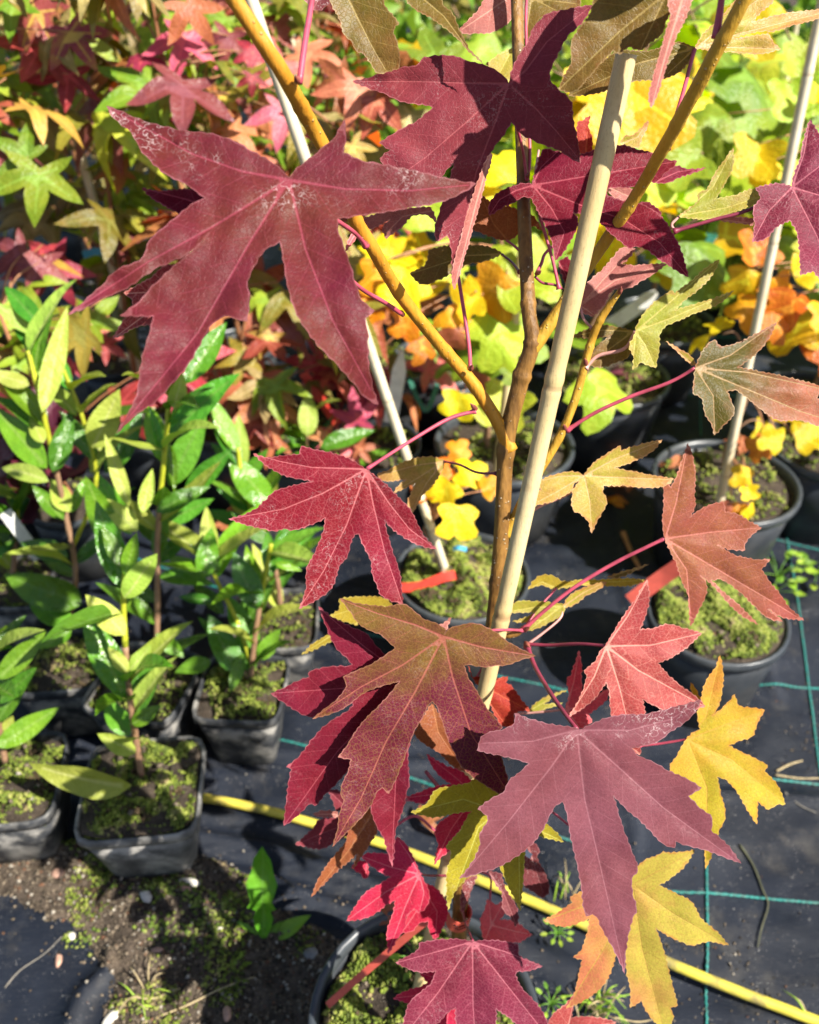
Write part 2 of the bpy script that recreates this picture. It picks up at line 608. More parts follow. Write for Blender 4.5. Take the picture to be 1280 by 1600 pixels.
def cloth_z(x, y):
    z = .0035 * noise.noise(Vector((x * 3.1, y * 3.1, 2.0))) + .0015 * noise.noise(Vector((x * 14, y * 14, 5.0)))
    dx = hose_y(x) - y
    w = math.exp(-((x + .12) / .26) ** 2)
    if -.05 < dx < .22:
        e = math.exp(-((dx - .07) / .07) ** 2)
        z += w * e * (.011 * math.sin(dx * 150 + 2.2 * noise.noise(Vector((x * 4, y * 6, 1.0)))) + .006)
    z += .0032 * (1 - abs(noise.noise(Vector((x * 5 + y * 2, y * 9 - x * 2, 7.0)))) * 3.2) + .0016 * (1 - abs(noise.noise(Vector((x * 11, y * 19, 4.0)))) * 3)
    for (ax, ay), (bx, by), hh, ww in RIDGES:
        ux, uy = bx - ax, by - ay
        L2 = ux * ux + uy * uy
        t = ((x - ax) * ux + (y - ay) * uy) / L2
        if -.15 < t < 1.15:
            q = ((x - ax) * uy - (y - ay) * ux) / math.sqrt(L2) + .004 * math.sin(t * 7)
            z += hh * math.exp(-(q / ww) ** 2) * min(1, (t + .15) * 6, (1.15 - t) * 6)
    e2 = math.exp(-((dx + .06) / .03) ** 2)
    z += .006 * e2 * (0.6 + .4 * noise.noise(Vector((x * 9, 1.0, y))))
    return z


def sheet(name, x0, x1, y0, y1, s, zf, mat, keep=None, kind='structure'):
    nx, ny = int((x1 - x0) / s) + 1, int((y1 - y0) / s) + 1
    vs_, fs = [], []
    for j in range(ny):
        for i in range(nx):
            x, y = x0 + i * s, y0 + j * s
            vs_.append((x, y, zf(x, y)))
    for j in range(ny - 1):
        for i in range(nx - 1):
            if keep and not keep(x0 + (i + .5) * s, y0 + (j + .5) * s): continue
            a = j * nx + i
            fs.append((a, a + 1, a + nx + 1, a + nx))
    used = sorted({k for f in fs for k in f})
    mp = {k: i for i, k in enumerate(used)}
    me = mesh(name, [vs_[k] for k in used], [[mp[k] for k in f] for f in fs])
    return tag(link(name, me, mat), kind=kind)


cloth = sheet('ground_cloth', -.95, 1.2, .2, 1.5, .0085, cloth_z, M_CLOTH)
sheet('ground_cloth', -3.5, 3.5, 1.49, 6.5, .05, lambda x, y: -.006 + .01 * noise.noise(Vector((x * 2, y * 2, 9.0))), M_CLOTH)
sheet('ground_cloth', -3.5, -.94, .2, 1.5, .05, lambda x, y: -.006, M_CLOTH)
sheet('ground_cloth', 1.19, 3.5, .2, 1.5, .05, lambda x, y: -.006, M_CLOTH)

# bare soil spilling over the cloth: a ragged patch in front of the small square pots
PATCH = [tuple(G(x, y).xy) for x, y in ((-260, 1360), (-60, 1310), (60, 1290), (150, 1255), (235, 1320), (300, 1335), (370, 1375), (430, 1425), (520, 1475), (620, 1490), (640, 1640), (560, 1800), (140, 1720), (175, 1600), (186, 1530), (165, 1490), (110, 1440), (20, 1400), (-60, 1395), (-260, 1440))]


def poly_d(x, y):
    q = np.array([[x, y]])
    d = min(seg_dist(q, np.array(PATCH[i]), np.array(PATCH[(i + 1) % len(PATCH)]))[0][0] for i in range(len(PATCH)))
    return d if in_poly(q[:, 0], q[:, 1], PATCH)[0] else -d


_pd = {}


def patch_d(x, y):
    k = (round(x, 4), round(y, 4))
    if k not in _pd:
        _pd[k] = poly_d(x, y) + .012 * noise.noise(Vector((x * 22, y * 22, 3.0))) + .006 * noise.noise(Vector((x * 60, y * 60, 3.0)))
    return _pd[k]


def soil_z(x, y):
    d = patch_d(x, y)
    n = noise.noise(Vector((x * 30, y * 30, 0))) * .004 + noise.noise(Vector((x * 90, y * 90, 1))) * .003 + noise.noise(Vector((x * 200, y * 200, 1))) * .0015
    return cloth_z(x, y) + min(.011, max(-.01, d * .45)) + n * (1 if d > .004 else .3) + .002


sheet('bare_soil', -.62, .02, .2, .62, .0048, soil_z, M_SOIL, keep=lambda x, y: patch_d(x, y) > -.006)


# crumbs of soil, chippings and green specks on that soil: nobody could count them
def crumbs(name, pts, rad, mat, parent=None, loc=None, flat=.7, kind='stuff', seed=1, lumpy=.3, clump=False):
    """many little stones or moss grains in one mesh"""
    r = random.Random(seed)
    base = [Vector(q) for q in ((1, 0, 0), (-1, 0, 0), (0, 1, 0), (0, -1, 0), (0, 0, 1), (0, 0, -1))]
    fc = [(0, 2, 4), (2, 1, 4), (1, 3, 4), (3, 0, 4), (2, 0, 5), (1, 2, 5), (3, 1, 5), (0, 3, 5)]
    org = Vector(loc) if loc is not None else Vector((0, 0, 0))
    vs_, fs, tone = [], [], []
    for p in pts:
        q = rad * r.uniform(.5, 1.5)
        rot = Matrix.Rotation(r.uniform(0, 6.28), 3, 'Z') @ Matrix.Rotation(r.uniform(-.5, .5), 3, 'X')
        k = len(vs_)
        nz_ = noise.noise(Vector(p) * 38.0) * .75 + noise.noise(Vector(p) * 110.0) * .3 if clump else 0.
        tn = min(.999, max(0., (.45 + nz_ + r.uniform(-.22, .22)) if clump else r.random()))
        for b in base:
            w = rot @ Vector((b.x, b.y * r.uniform(.6, 1), b.z * flat))
            vs_.append(Vector(p) - org + w * q * r.uniform(1 - lumpy, 1 + lumpy))
            tone.append(tn)
        fs += [(a + k, b + k, c + k) for a, b, c in fc]
    me = mesh(name, vs_, fs)
    fattr(me, 'tone', tone)
    return tag(link(name, me, mat, parent, org), kind=kind)


def grain_mat(name, stops, rough=.7, trans=0.):
    """each grain of the heap has a colour of its own"""
    N = NT(name)
    rp = N.n('ShaderNodeValToRGB')
    rp.color_ramp.interpolation = 'CONSTANT'
    while len(rp.color_ramp.elements) < len(stops): rp.color_ramp.elements.new(.5)
    for e, (pos, c) in zip(rp.color_ramp.elements, stops):
        e.position = pos; e.color = (*c, 1)
    N.l(N.attr('tone'), rp.inputs[0])
    a = N.noise(N.co(), 300, 3)
    col = N.mix(N.ramp(a, .35, .7, .45, 0), rp.outputs[0], (.02, .02, .01))
    return N.bsdf(col, rough, .3, N.bump(a, .5, .001), trans)


M_CRUMB = grain_mat('soil_crumbs', [(0, (.035, .026, .019)), (.2, (.09, .066, .046)), (.42, (.17, .13, .09)), (.7, (.22, .17, .12)), (.86, (.17, .08, .045)), (.93, (.42, .37, .3))], .85)
M_MOSS = grain_mat('moss_grains', [(0, (.10, .065, .03)), (.10, (.09, .12, .018)), (.24, (.16, .22, .025)), (.42, (.25, .31, .04)), (.6, (.34, .38, .07)), (.78, (.42, .42, .12)), (.92, (.34, .26, .12))], .7, .15)
M_SPROUT = grain_mat('green_specks', [(0, (.14, .22, .03)), (.4, (.25, .33, .05)), (.8, (.36, .4, .1))], .5, .2)

pts = []
while len(pts) < 6500:
    x, y = random.uniform(-.62, .02), random.uniform(.22, .62)
    d = patch_d(x, y)
    if d > -.008 or (d > -.05 and random.random() < .06): pts.append((x, y, max(soil_z(x, y), cloth_z(x, y)) + .0006))
tag(crumbs('soil_crumbs', pts, .0023, M_CRUMB, seed=3), 'loose dark crumbs and grit scattered over the bare soil', 'soil crumbs')
pts = []
cl = [G(x, y) for x, y in ((180, 1290), (250, 1310), (210, 1340), (270, 1390), (240, 1400), (140, 1330), (300, 1400), (310, 1420), (200, 1305), (170, 1375), (270, 1350), (330, 1460), (300, 1480), (360, 1425), (255, 1460), (60, 1330), (130, 1470), (235, 1280))]
for k in range(800):
    c = random.choice(cl)
    x, y = c.x + random.gauss(0, .012), c.y + random.gauss(0, .009)
    pts.append((x, y, max(soil_z(x, y), cloth_z(x, y)) + .0015))
tag(crumbs('green_specks', pts, .0028, M_SPROUT, flat=.5, seed=4), 'tiny bright green seedlings dotted over the bare soil', 'seedlings')

pts = []
while len(pts) < 2600:
    x, y = random.uniform(-.62, .02), random.uniform(.22, .62)
    n_ = noise.noise(Vector((x * 17, y * 17, 6.0)))
    if patch_d(x, y) > -.004 and (n_ > .18 or (n_ > .05 and random.random() < .1)): pts.append(Vector((x, y, soil_z(x, y) + .0008 + max(0, n_ - .15) * .006)))
tag(crumbs('soil_moss', pts, .0021, M_MOSS, clump=True, seed=8), 'thin moss creeping in patches over the bare soil', 'moss')

# ------------------------------------------------------------------ braided marker threads of the cloth and the hose
M_CORD = plain_mat('teal_braided_cord', (.02, .19, .165), .55, .35, .4, 300, 0, .4, (.12, .13, .11), .6)
M_HOSE = plain_mat('yellow_hose', (.60, .50, .06), .42, .45, .12, 55, 0, .15, (.20, .16, .07), 1.15)


def cord(pxs, r=.0016, zoff=.0011):
    p = []
    for x, y in pxs:
        g = G(x, y)
        p.append(Vector((g.x, g.y, (cloth_z(g.x, g.y) if g.y < 1.49 else -.004) + zoff)))
    L = sum((b - a).length for a, b in zip(p[:-1], p[1:]))
    # follow the cloth between the points
    q = []
    for a, b in zip(p[:-1], p[1:]):
        m = max(2, int((b - a).length / .03))
        for i in range(m):
            w = a.lerp(b, i / m)
            w.z = (cloth_z(w.x, w.y) if w.y < 1.49 else -.004) + zoff
            w.x += .0012 * noise.noise(Vector((w.x * 40, w.y * 40, 2)))
            q.append(w)
    q.append(p[-1])
    tw = L / .0075
    return tube('marker_thread', q, [r, r], M_CORD, cloth, n=min(700, int(L / .0016)), sides=6,
                rfun=lambda t, a: 1 + .38 * math.cos(2 * a - t * tw * 2 * math.pi))


cord([(-200, 730), (60, 820), (300, 905), (440, 954), (620, 1003), (780, 1058), (890, 1084), (985, 1100)])
cord([(-200, 1010), (60, 1055), (300, 1118), (430, 1156), (560, 1190), (660, 1222), (760, 1262), (870, 1308), (940, 1330)])
cord([(1010, 1060), (1180, 1070), (1280, 1077), (1400, 1090), (1800, 1120)])
cord([(1060, 1212), (1200, 1221), (1290, 1226), (1420, 1235), (1800, 1265)])
cord([(960, 1380), (1050, 1394), (1160, 1399), (1280, 1411), (1420, 1425), (1800, 1450)])
cord([(1104, 1240), (1103, 1340), (1105, 1450), (1104, 1600), (1103, 1720)])
cord([(1216, 780), (1232, 860), (1248, 960), (1266, 1090), (1284, 1220)])
cord([(1130, 830), (1200, 842), (1300, 868)], .0015)
cord([(1092, 470), (1094, 580), (1096, 680)], .0014)
cord([(1000, 522), (1100, 524), (1250, 530)], .0014)
cord([(980, 618), (1100, 615), (1260, 622)], .0014)
cord([(320, 765), (380, 775), (470, 792)], .0018)
cord([(1040, 455), (1150, 458), (1290, 462)], .0014)
cord([(960, 1240), (1010, 1150), (1030, 1100)], .0001)

tag(tube('drip_hose', [p + Vector((0, 0, .002)) for p in HOSE], [.006, .006], M_HOSE, None, n=90, sides=12), 'yellow drip hose lying across the black cloth', 'hose')

# ------------------------------------------------------------------ pots
M_POT = plain_mat('black_pot_plastic', (.022, .026, .032), .38, .45, .2, 18, 0, .15, (.10, .095, .085), .5)
M_POTDUSTY = plain_mat('dusty_black_plastic', (.03, .032, .036), .55, .4, .3, 60, 0, .4, (.27, .255, .23), 1.3)
M_POTGREY = plain_mat('thin_grey_plastic', (.10, .098, .094), .55, .4, .3, 50, 0, .5, (.36, .34, .31), 1.2)
M_RIM = plain_mat('grey_rim_plastic', (.035, .042, .05), .36, .5, .15, 30, 0, .1, (.12, .12, .115), .4)


def ring_profile(prof, sides, power, mats=None):
    vs_, fs = [], []
    for r, z in prof:
        for s in range(sides):
            a = 2 * math.pi * s / sides + (math.pi / 4 if power > 2 else 0)
            c, sn = math.cos(a), math.sin(a)
            k = (abs(c) ** power + abs(sn) ** power) ** (-1 / power)
            vs_.append((r * k * c, r * k * sn, z))
    for j in range(len(prof) - 1):
        for s in range(sides):
            s2 = (s + 1) % sides
            fs.append((j * sides + s, j * sides + s2, (j + 1) * sides + s2, (j + 1) * sides + s))
    return vs_, fs


def pot(loc, R, H, label, square=False, rot=0., moss=600, grain=.0034, group=None, fill=.9, mat=None, rimmat=None, mossmat=None, taper=.78, tiltx=0):
    t = thing('plant_pot', loc, label, 'plant pot', group)
    pw = 7 if square else 2
    sd = 40 if square else 36
    zr = H
    body = [(R * taper * .9, .001), (R * taper, .003), (R * (taper + (1 - taper) * .5), H * .5), (R * .985, zr - .016), (R * .955, zr - .016), (R * .955, zr * fill - .01)]
    rim = [(R * .987, zr - .0155), (R * 1.03, zr - .0155), (R * 1.045, zr - .009), (R * 1.04, zr - .002), (R * 1.02, zr), (R * .985, zr - .001), (R * .957, zr - .006), (R * .957, zr - .0155)]
    rm = Matrix.Rotation(rot, 3, 'Z')
    def build(nm, prof, m):
        v, f = ring_profile(prof, sd, pw)
        v = [rm @ Vector(q) for q in v]
        me = mesh(nm, v, f)
        return link(nm, me, m, t, loc)
    b = build('pot_wall', body, mat or M_POT)
    build('pot_rim', rim, rimmat or mat or M_RIM)
    # soil: a gently heaped disc
    vs_, fs = [(0, 0, 0)], []
    zc = zr * fill
    nr = 7
    sides = 28
    for j in range(1, nr + 1):
        for s in range(sides):
            a = 2 * math.pi * s / sides + (math.pi / 4 if square else 0)
            c, sn = math.cos(a), math.sin(a)
            k = (abs(c) ** pw + abs(sn) ** pw) ** (-1 / pw)
            r = R * .956 * j / nr * k
            q = rm @ Vector((r * c, r * sn, 0))
            h = .012 * (1 - (j / nr) ** 2) + .005 * noise.noise(Vector((q.x * 50 + loc[0] * 9, q.y * 50, loc[1] * 7)))
            vs_.append((q.x, q.y, h))
    vs_ = [(x, y, z + zc) for x, y, z in vs_]
    for s in range(sides): fs.append((0, 1 + s, 1 + (s + 1) % sides))
    for j in range(nr - 1):
        for s in range(sides):
            a, b2 = 1 + j * sides + s, 1 + j * sides + (s + 1) % sides
            fs.append((a, a + sides, b2 + sides, b2))
    link('soil', mesh('soil', vs_, fs), M_POTSOIL, t, loc)
    if moss:
        pts = []
        rr = random.Random(int(loc[0] * 1000) + 77)
        while len(pts) < moss:
            x, y = rr.uniform(-1, 1), rr.uniform(-1, 1)
            if abs(x) ** pw + abs(y) ** pw > .9: continue
            nz = noise.noise(Vector((x * 2.6 + loc[0] * 5, y * 2.6, loc[1] * 3)))
            if nz < -.12 and rr.random() < .88: continue
            q = rm @ Vector((x * R * .95, y * R * .95, 0))
            h = .012 * (1 - (x * x + y * y)) + .006 * noise.noise(Vector((q.x * 60, q.y * 60, 2))) + rr.uniform(0, .005) + max(-.15, nz) * .024
            pts.append(Vector(loc) + Vector((q.x, q.y, zc + h)))
        if moss > 1500:
            ch = [pts[rr.randrange(len(pts))] + Vector((rr.gauss(0, .01), rr.gauss(0, .01), .001)) for _ in range(60)]
            ch = [q for q in ch if ((q - Vector(loc)).xy.length < R * .86)]
            crumbs('bark_chips', ch, .0042, M_CRUMB, t, loc, .4, seed=int(abs(loc[1]) * 999))
        crumbs('moss', pts, grain, mossmat or M_MOSS, t, loc, .9, clump=True, seed=int(abs(loc[0]) * 999) + 5, lumpy=.45)
    return t


def gp(x, y, z):
    g = G(x, y, z)
    return Vector((g.x, g.y, 0))


POT_MAIN = Vector((.0135, .345, 0))
pot(POT_MAIN, .100, .19, 'big round black pot full of yellow moss under the red-leaved sapling', moss=8000, grain=.0025, fill=.88)
POT_A = gp(1122, 958, .165)
pot(POT_A, .093, .165, 'round grey-rimmed pot heaped with green moss beside the teal thread', moss=8000, grain=.0027, fill=.97)
POT_C = gp(722, 895, .165)
pot(POT_C, .096, .165, 'mossy round pot with red tape around the stem behind the bamboo cane', moss=6000, grain=.0027, fill=.94)
POT_D = gp(1135, 748, .175)
pot(POT_D, .115, .175, 'round pot of brown soil and fallen leaves holding the pale cane', moss=500, fill=.9)
POT_E = gp(788, 690, .175)
pot(POT_E, .118, .175, 'shaded wide black pot behind the forked trunk', moss=700, fill=.9)
POT_F = gp(950, 585, .18)
pot(POT_F, .115, .18, 'large black pot with low green moss behind the thin orange twig', moss=900, fill=.88)
POT_H = gp(352, 650, .17)
pot(POT_H, .085, .17, 'black pot catching sunlight between the laurels and the salmon leaves', moss=300, fill=.85)
far_pots = [(1040, 500, .105, 'black pot at the edge of the sunny cloth strip'), (480, 660, .09, 'pot crowded by the round pale leaf'), (580, 690, .085, 'pot filled with fallen red star leaves'),
            (250, 610, .085, 'black pot behind the laurel with the upright bright leaf'), (600, 560, .1, 'dark pot next to the white plant tag'), (1300, 690, .11, 'black pot cut by the picture edge under orange leaves'), (690, 560, .1, 'shaded pot under orange tulip tree leaves')]
FP = []
for x, y, r, lb in far_pots:
    g = gp(x, y, .17)
    FP.append(g)
    pot(g, r, .17, lb, moss=250, grain=.0042, fill=.87)

SQ = [(222, 1228, .068, .125, .10, 'square pot of bright moss standing on the bare soil below the long glossy leaf', 1500),
      (378, 1072, .056, .12, -.05, 'sunlit square pot in front of the dark laurel, clear of the others', 500),
      (225, 1062, .062, .125, -.25, 'shaded square pot directly behind the mossy laurel pot', 250),
      (95, 1030, .056, .12, .1, 'small square pot with a worn pale front under glossy laurel leaves', 250),
      (8, 1215, .064, .12, .12, 'square pot of dark mossy soil cut off beside the bare soil', 900),
      (15, 905, .06, .12, .0, 'square pot in deep laurel shade by the white plant tag', 150),
      (430, 965, .06, .12, .05, 'square pot hidden behind the darkest laurel', 200)]
SQP = []
for x, y, R, H, ro, lb, mo in SQ:
    g = gp(x, y, H)
    SQP.append(g)
    pot(g, R, H, lb, True, ro, int(mo * 2.6), .0024, fill=.985 if mo > 1000 else .9, mat=M_POTGREY if mo > 1000 else M_POTDUSTY, taper=.72)

# ------------------------------------------------------------------ the red-leaved sapling in front
PLUM, CRIM = (.20, .034, .055), (.24, .018, .036)
PV = (.47, .15, .18)
LM = dict(
    plum=leaf_mat('plum_leaf', (.105, .011, .021), (.095, .028, .012), (.22, .04, .058), 0, -.12, .6, .10, trans=.14, speckz=5.),
    plum2=leaf_mat('dull_plum_leaf', (.195, .033, .043), (.14, .021, .03), (.30, .075, .085), 0, -.05, .2, .10, trans=.14),
    wine=leaf_mat('wine_leaf', (.17, .012, .026), (.115, .008, .018), (.36, .075, .095), 0, 0, .1, .12, trans=.2, veinw=.9),
    crimson=leaf_mat('crimson_leaf', (.215, .013, .024), (.14, .009, .018), (.46, .13, .14), 0, 0, .35, .22, trans=.2, veinw=.9),
    turning=leaf_mat('turning_leaf', (.105, .014, .026), (.15, .115, .012), (.30, .09, .065), -.2, -.14, .1, .28, (.27, .15, .035), trans=.18, veinw=1.1, contrast=1.3, zgrad=11.),
    mauve=leaf_mat('mauve_leaf', (.17, .054, .066), (.13, .034, .044), (.23, .09, .105), 0, 0, .5, .10, trans=.12, rough=.42, spec=.16, speckz=9., bumpk=.2),
    coral=leaf_mat('coral_leaf', (.38, .075, .062), (.22, .03, .036), (.66, .3, .24), 0, .02, .12, .25, trans=.25),
    rust=leaf_mat('rust_leaf', (.235, .052, .042), (.22, .085, .028), (.44, .16, .12), -.5, 0, .1, .35, (.24, .07, .07), trans=.22),
    gold=leaf_mat('gold_leaf', (.41, .33, .028), (.48, .19, .035), (.50, .30, .05), .2, -.10, 0, .4, (.40, .24, .03), trans=.33, zgrad=11., contrast=2.6),
    blush=leaf_mat('blush_gold_leaf', (.40, .33, .055), (.46, .145, .075), (.42, .28, .06), .35, -.12, .05, .4, (.40, .22, .06), trans=.32, xgrad=-13., contrast=2.6),
    mulberry=leaf_mat('mulberry_leaf', (.165, .022, .043), (.12, .015, .031), (.40, .12, .15), 0, 0, .15, .25, trans=.18, veinw=.85),
    pink=leaf_mat('hot_pink_leaf', (.56, .03, .075), (.38, .014, .05), (.68, .16, .2), 0, 0, .1, .2, trans=.3),
    rose=leaf_mat('rose_leaf', (.72, .17, .17), (.6, .085, .12), (.78, .3, .3), 0, 0, 0, .15, trans=.35),
    lime=leaf_mat('lime_olive_leaf', (.36, .31, .022), (.26, .2, .02), (.45, .42, .08), .3, -.05, .1, .35, (.22, .16, .02), trans=.28),
    olive=leaf_mat('olive_brown_leaf', (.115, .098, .011), (.20, .075, .026), (.34, .24, .08), .5, -.16, .08, .12, trans=.3, spec=.25),
    pale=leaf_mat('pale_green_leaf', (.27, .30, .026), (.36, .20, .05), (.48, .42, .10), .4, -.14, .12, .2, (.42, .38, .08), trans=.32, spec=.25),
    tan=leaf_mat('tan_pink_leaf', (.36, .31, .04), (.46, .17, .075), (.6, .38, .17), .7, -.14, .15, .18, trans=.3, spec=.25),
    dusty=leaf_mat('dusty_pink_leaf', (.40, .15, .12), (.27, .08, .075), (.54, .26, .2), .3, 0, .35, .2, trans=.28),
    brown=leaf_mat('orange_brown_leaf', (.28, .10, .03), (.22, .05, .03), (.4, .16, .07), 0, 0, .2, .3, trans=.3),
    ember=leaf_mat('ember_leaf', (.42, .055, .02), (.28, .02, .03), (.55, .12, .06), 0, 0, .1, .3, trans=.35),
    bronze=leaf_mat('bronze_leaf', (.075, .062, .006), (.34, .095, .055), (.34, .22, .10), 1.4, -.22, .1, .12, trans=.26, spec=.2, xgrad=4.),
    yellow=leaf_mat('yellow_olive_leaf', (.42, .32, .03), (.3, .2, .03), (.5, .42, .1), 0, 0, 0, .2, trans=.35),
    dry=leaf_mat('dry_maroon_leaf', (.09, .018, .024), (.16, .04, .045), (.25, .09, .09), 0, 0, .5, .3, trans=.1),
)
M_PET = plain_mat('pink_leaf_stalk', (.46, .07, .115), .4, .5, .25, 90, .1, .1)
M_PETDARK = plain_mat('wine_leaf_stalk', (.2, .025, .05), .4, .5, .25, 90, 0, .1)
M_PETPALE = plain_mat('pale_leaf_stalk', (.6, .3, .26), .4, .5, .2, 90, .1, .1)
M_BARK = bark_mat('sapling_bark', (.10, .046, .011), (.30, .15, .032), (.55, .45, .3), .8)
M_TWIG = bark_mat('orange_twig_bark', (.46, .19, .012), (.56, .27, .022), (.6, .42, .2), .5)
M_TWIG2 = bark_mat('ochre_twig_bark', (.38, .20, .016), (.50, .30, .032), (.6, .48, .25), .5)

Z1 = (90, 150, 2.9625); Z2 = (400, 150, 3.137); Z3 = (540, 0, 3.368); Z4 = (750, 160, 3.556); Z5 = (340, 660, 3.368)
Z6 = (410, 920, 2.909); Z7 = (700, 1060, 2.667); Z8 = (860, 680, 3.048)
Y1 = (830, 1010, 2.711); Y2 = (480, 1180, 3.2); Y3 = (980, 180, 2.963); Y4 = (780, 400, 3.459); Y5 = (500, 0, 3.2); Y6 = (860, 0, 3.048)
Y7 = (680, 860, 3.879); Y8 = (520, 400, 3.556); W0 = (0, 0, 1)

TREE_BASE = Vector((POT_MAIN.x + .02, POT_MAIN.y + .01, .168))
tree = thing('sweetgum_sapling', TREE_BASE, 'tall sapling with large plum and crimson star leaves tied beside the bamboo cane', 'tree')


def hero_leaf(z, out, veins, d, mat, label=None, g=(0, 0), curl=0., fold=.13, wave=.0048, relief=.0009, step=None, tooth=1.5, bend=None, pet=None, petmat=None, petr=(.0010, .0008), parent=None, name='leaf'):
    parent = parent or tree
    cv = lambda q: (q[0] / z[2] + z[0], q[1] / z[2] + z[1])
    o = [cv(q) for q in out]
    V = [[cv(q) for q in v] for v in veins]
    xs = [q[0] for q in o]; ys = [q[1] for q in o]
    size = max(max(xs) - min(xs), max(ys) - min(ys))
    st = step or max(4.2, size / 75)
    cx, cy = V[0][0]
    unit = d / FPX
    sd = int(cx * 7 + cy * 3) % 9973
    ph = sd * .37

    def dep(vv, best, tip, R):
        x, y = vv[:, 0] - cx, vv[:, 1] - cy
        k = d + (g[0] * x + g[1] * y) / 100 + curl * tip ** 2 - fold * best * unit
        wv = np.array([noise.noise(Vector((a * .009 + ph, b * .009, ph))) + .45 * noise.noise(Vector((a * .028 + ph, b * .028, ph + 4))) for a, b in zip(x, y)])
        k = k + wave * wv * (0.3 + tip)
        if bend is not None: k = k + bend(vv[:, 0], vv[:, 1])
        return k
    org = P(cx, cy, d)
    me = leaf_mesh(name, o, V, st, tooth, dep, unit, lambda q, D: P(q[0], q[1], D) - org, relief, sd)
    ob = link(name, me, LM[mat], parent, org)
    if label: ob['label'] = label
    if pet:
        pts = [P(x, y, dd) for x, y, dd in pet]
        pts[-1] = org + FWD * .0012
        tube('petiole', pts, list(petr), petmat or M_PET, ob, n=40, sides=8, rfun=lambda t, a: 1 + .8 * math.exp(-(t / .035) ** 2) + .35 * math.exp(-((1 - t) / .05) ** 2) + .05 * math.sin(a * 2 + t * 9))
    return ob


def C(z, *q):
    return tuple((x / z[2] + z[0], y / z[2] + z[1]) for x, y in q)


# ---- wood
trunk_pts = [P(803, -120, .572), P(811, 110, .567), P(818, 300, .566), P(825, 470, .57), P(831, 535, .574), P(812, 600, .585), P(791, 700, .603), P(783, 850, .628), P(768, 1000, .655), P(742, 1220, .70), P(720, 1400, .742), TREE_BASE + Vector((.012, .012, .02)), TREE_BASE + Vector((.013, .014, -.02))]


def knob(ts, w=.006, a=.22):
    return lambda t, an: 1 + sum(a * math.exp(-((t - q) / w) ** 2) for q in ts) + .03 * math.sin(an * 3 + t * 60) + .03 * noise.noise(Vector((t * 60, math.cos(an) * 2, math.sin(an) * 2)))


trunk = tube('trunk', trunk_pts, [.0037, .0039, .0042, .0046, .0053, .0056, .0055, .0055, .0056, .0059, .0064, .007, .007], M_BARK, tree, n=150, sides=14,
             rfun=knob([.335, .40, .405, .5, .505, .255, .165, .62, .74, .83], .0045, .17))
B1 = [P(797, 704, .602), P(782, 668, .597), P(744, 606, .585), P(690, 541, .565), P(628, 464, .53), P(585, 392, .495), P(553, 338, .475), P(525, 268, .45), P(489, 200, .43), P(440, 112, .395), P(396, 45, .38), P(355, -20, .37), P(310, -90, .36)]
tube('branch', B1, [.0054, .0046, .0042, .0040, .0039, .0038, .0038, .0038, .0037, .0036, .0035, .0034, .0033], M_TWIG, tree, n=120, sides=12, rfun=knob([.17, .24, .345, .49, .70], .005, .14))
B2 = [P(831, 545, .576), P(850, 520, .572), P(884, 470, .566), P(925, 408, .56), P(975, 335, .535), P(1006, 285, .515), P(1050, 208, .475), P(1090, 135, .445), P(1130, 60, .425), P(1168, -10, .41), P(1210, -90, .395)]
tube('branch', B2, [.0052, .0044, .0040, .0038, .0037, .0036, .0036, .0036, .0035, .0034, .0033], M_TWIG2, tree, n=110, sides=12, rfun=knob([.2, .42, .62, .8], .006, .13))
B3 = [P(790, 838, .626), P(812, 792, .618), P(842, 738, .608), P(878, 676, .598), P(903, 610, .588), P(922, 540, .578), P(934, 508, .57), P(952, 478, .563), P(968, 456, .556)]
tube('branch', B3, [.0036, .0032, .0030, .0029, .0028, .0027, .0026, .0024, .0016], M_TWIG2, tree, n=90, sides=10, rfun=knob([.36, .62, .78], .008, .16))
B4 = [P(772, 985, .652), P(790, 992, .648), P(806, 990, .645), P(818, 982, .642)]
tube('branch', B4, [.003, .0026, .0026, .0018], M_BARK, tree, n=20, sides=8)
B5 = [P(738, 1240, .703), P(715, 1255, .695), P(690, 1235, .69), P(665, 1205, .685)]
tube('branch', B5, [.0026, .002, .0018, .0014], M_PETDARK, tree, n=20, sides=8)
# buds in the leaf axils
M_BUD = plain_mat('bud_scales', (.22, .06, .045), .4, .4, .4, 300)
for x, y, dd, dx, dy in ((574, 384, .488, -6, -9), (630, 492, .54, -8, -8), (744, 640, .588, -9, -10), (467, 128, .398, -6, -10), (735, 578, .57, 4, -8), (838, 428, .57, 8, -5), (884, 672, .597, -3, -9), (916, 570, .581, -2, -10), (822, 278, .564, 6, -8), (820, 985, .641, 8, -6), (822, 1004, .64, 6, 8), (968, 458, .555, 3, -10)):
    a, b = P(x, y, dd), P(x + dx, y + dy, dd - .006)
    tube('bud', [a, a.lerp(b, .45), b], [.0014, .0017, .0002], M_BUD, tree, n=8, sides=7)

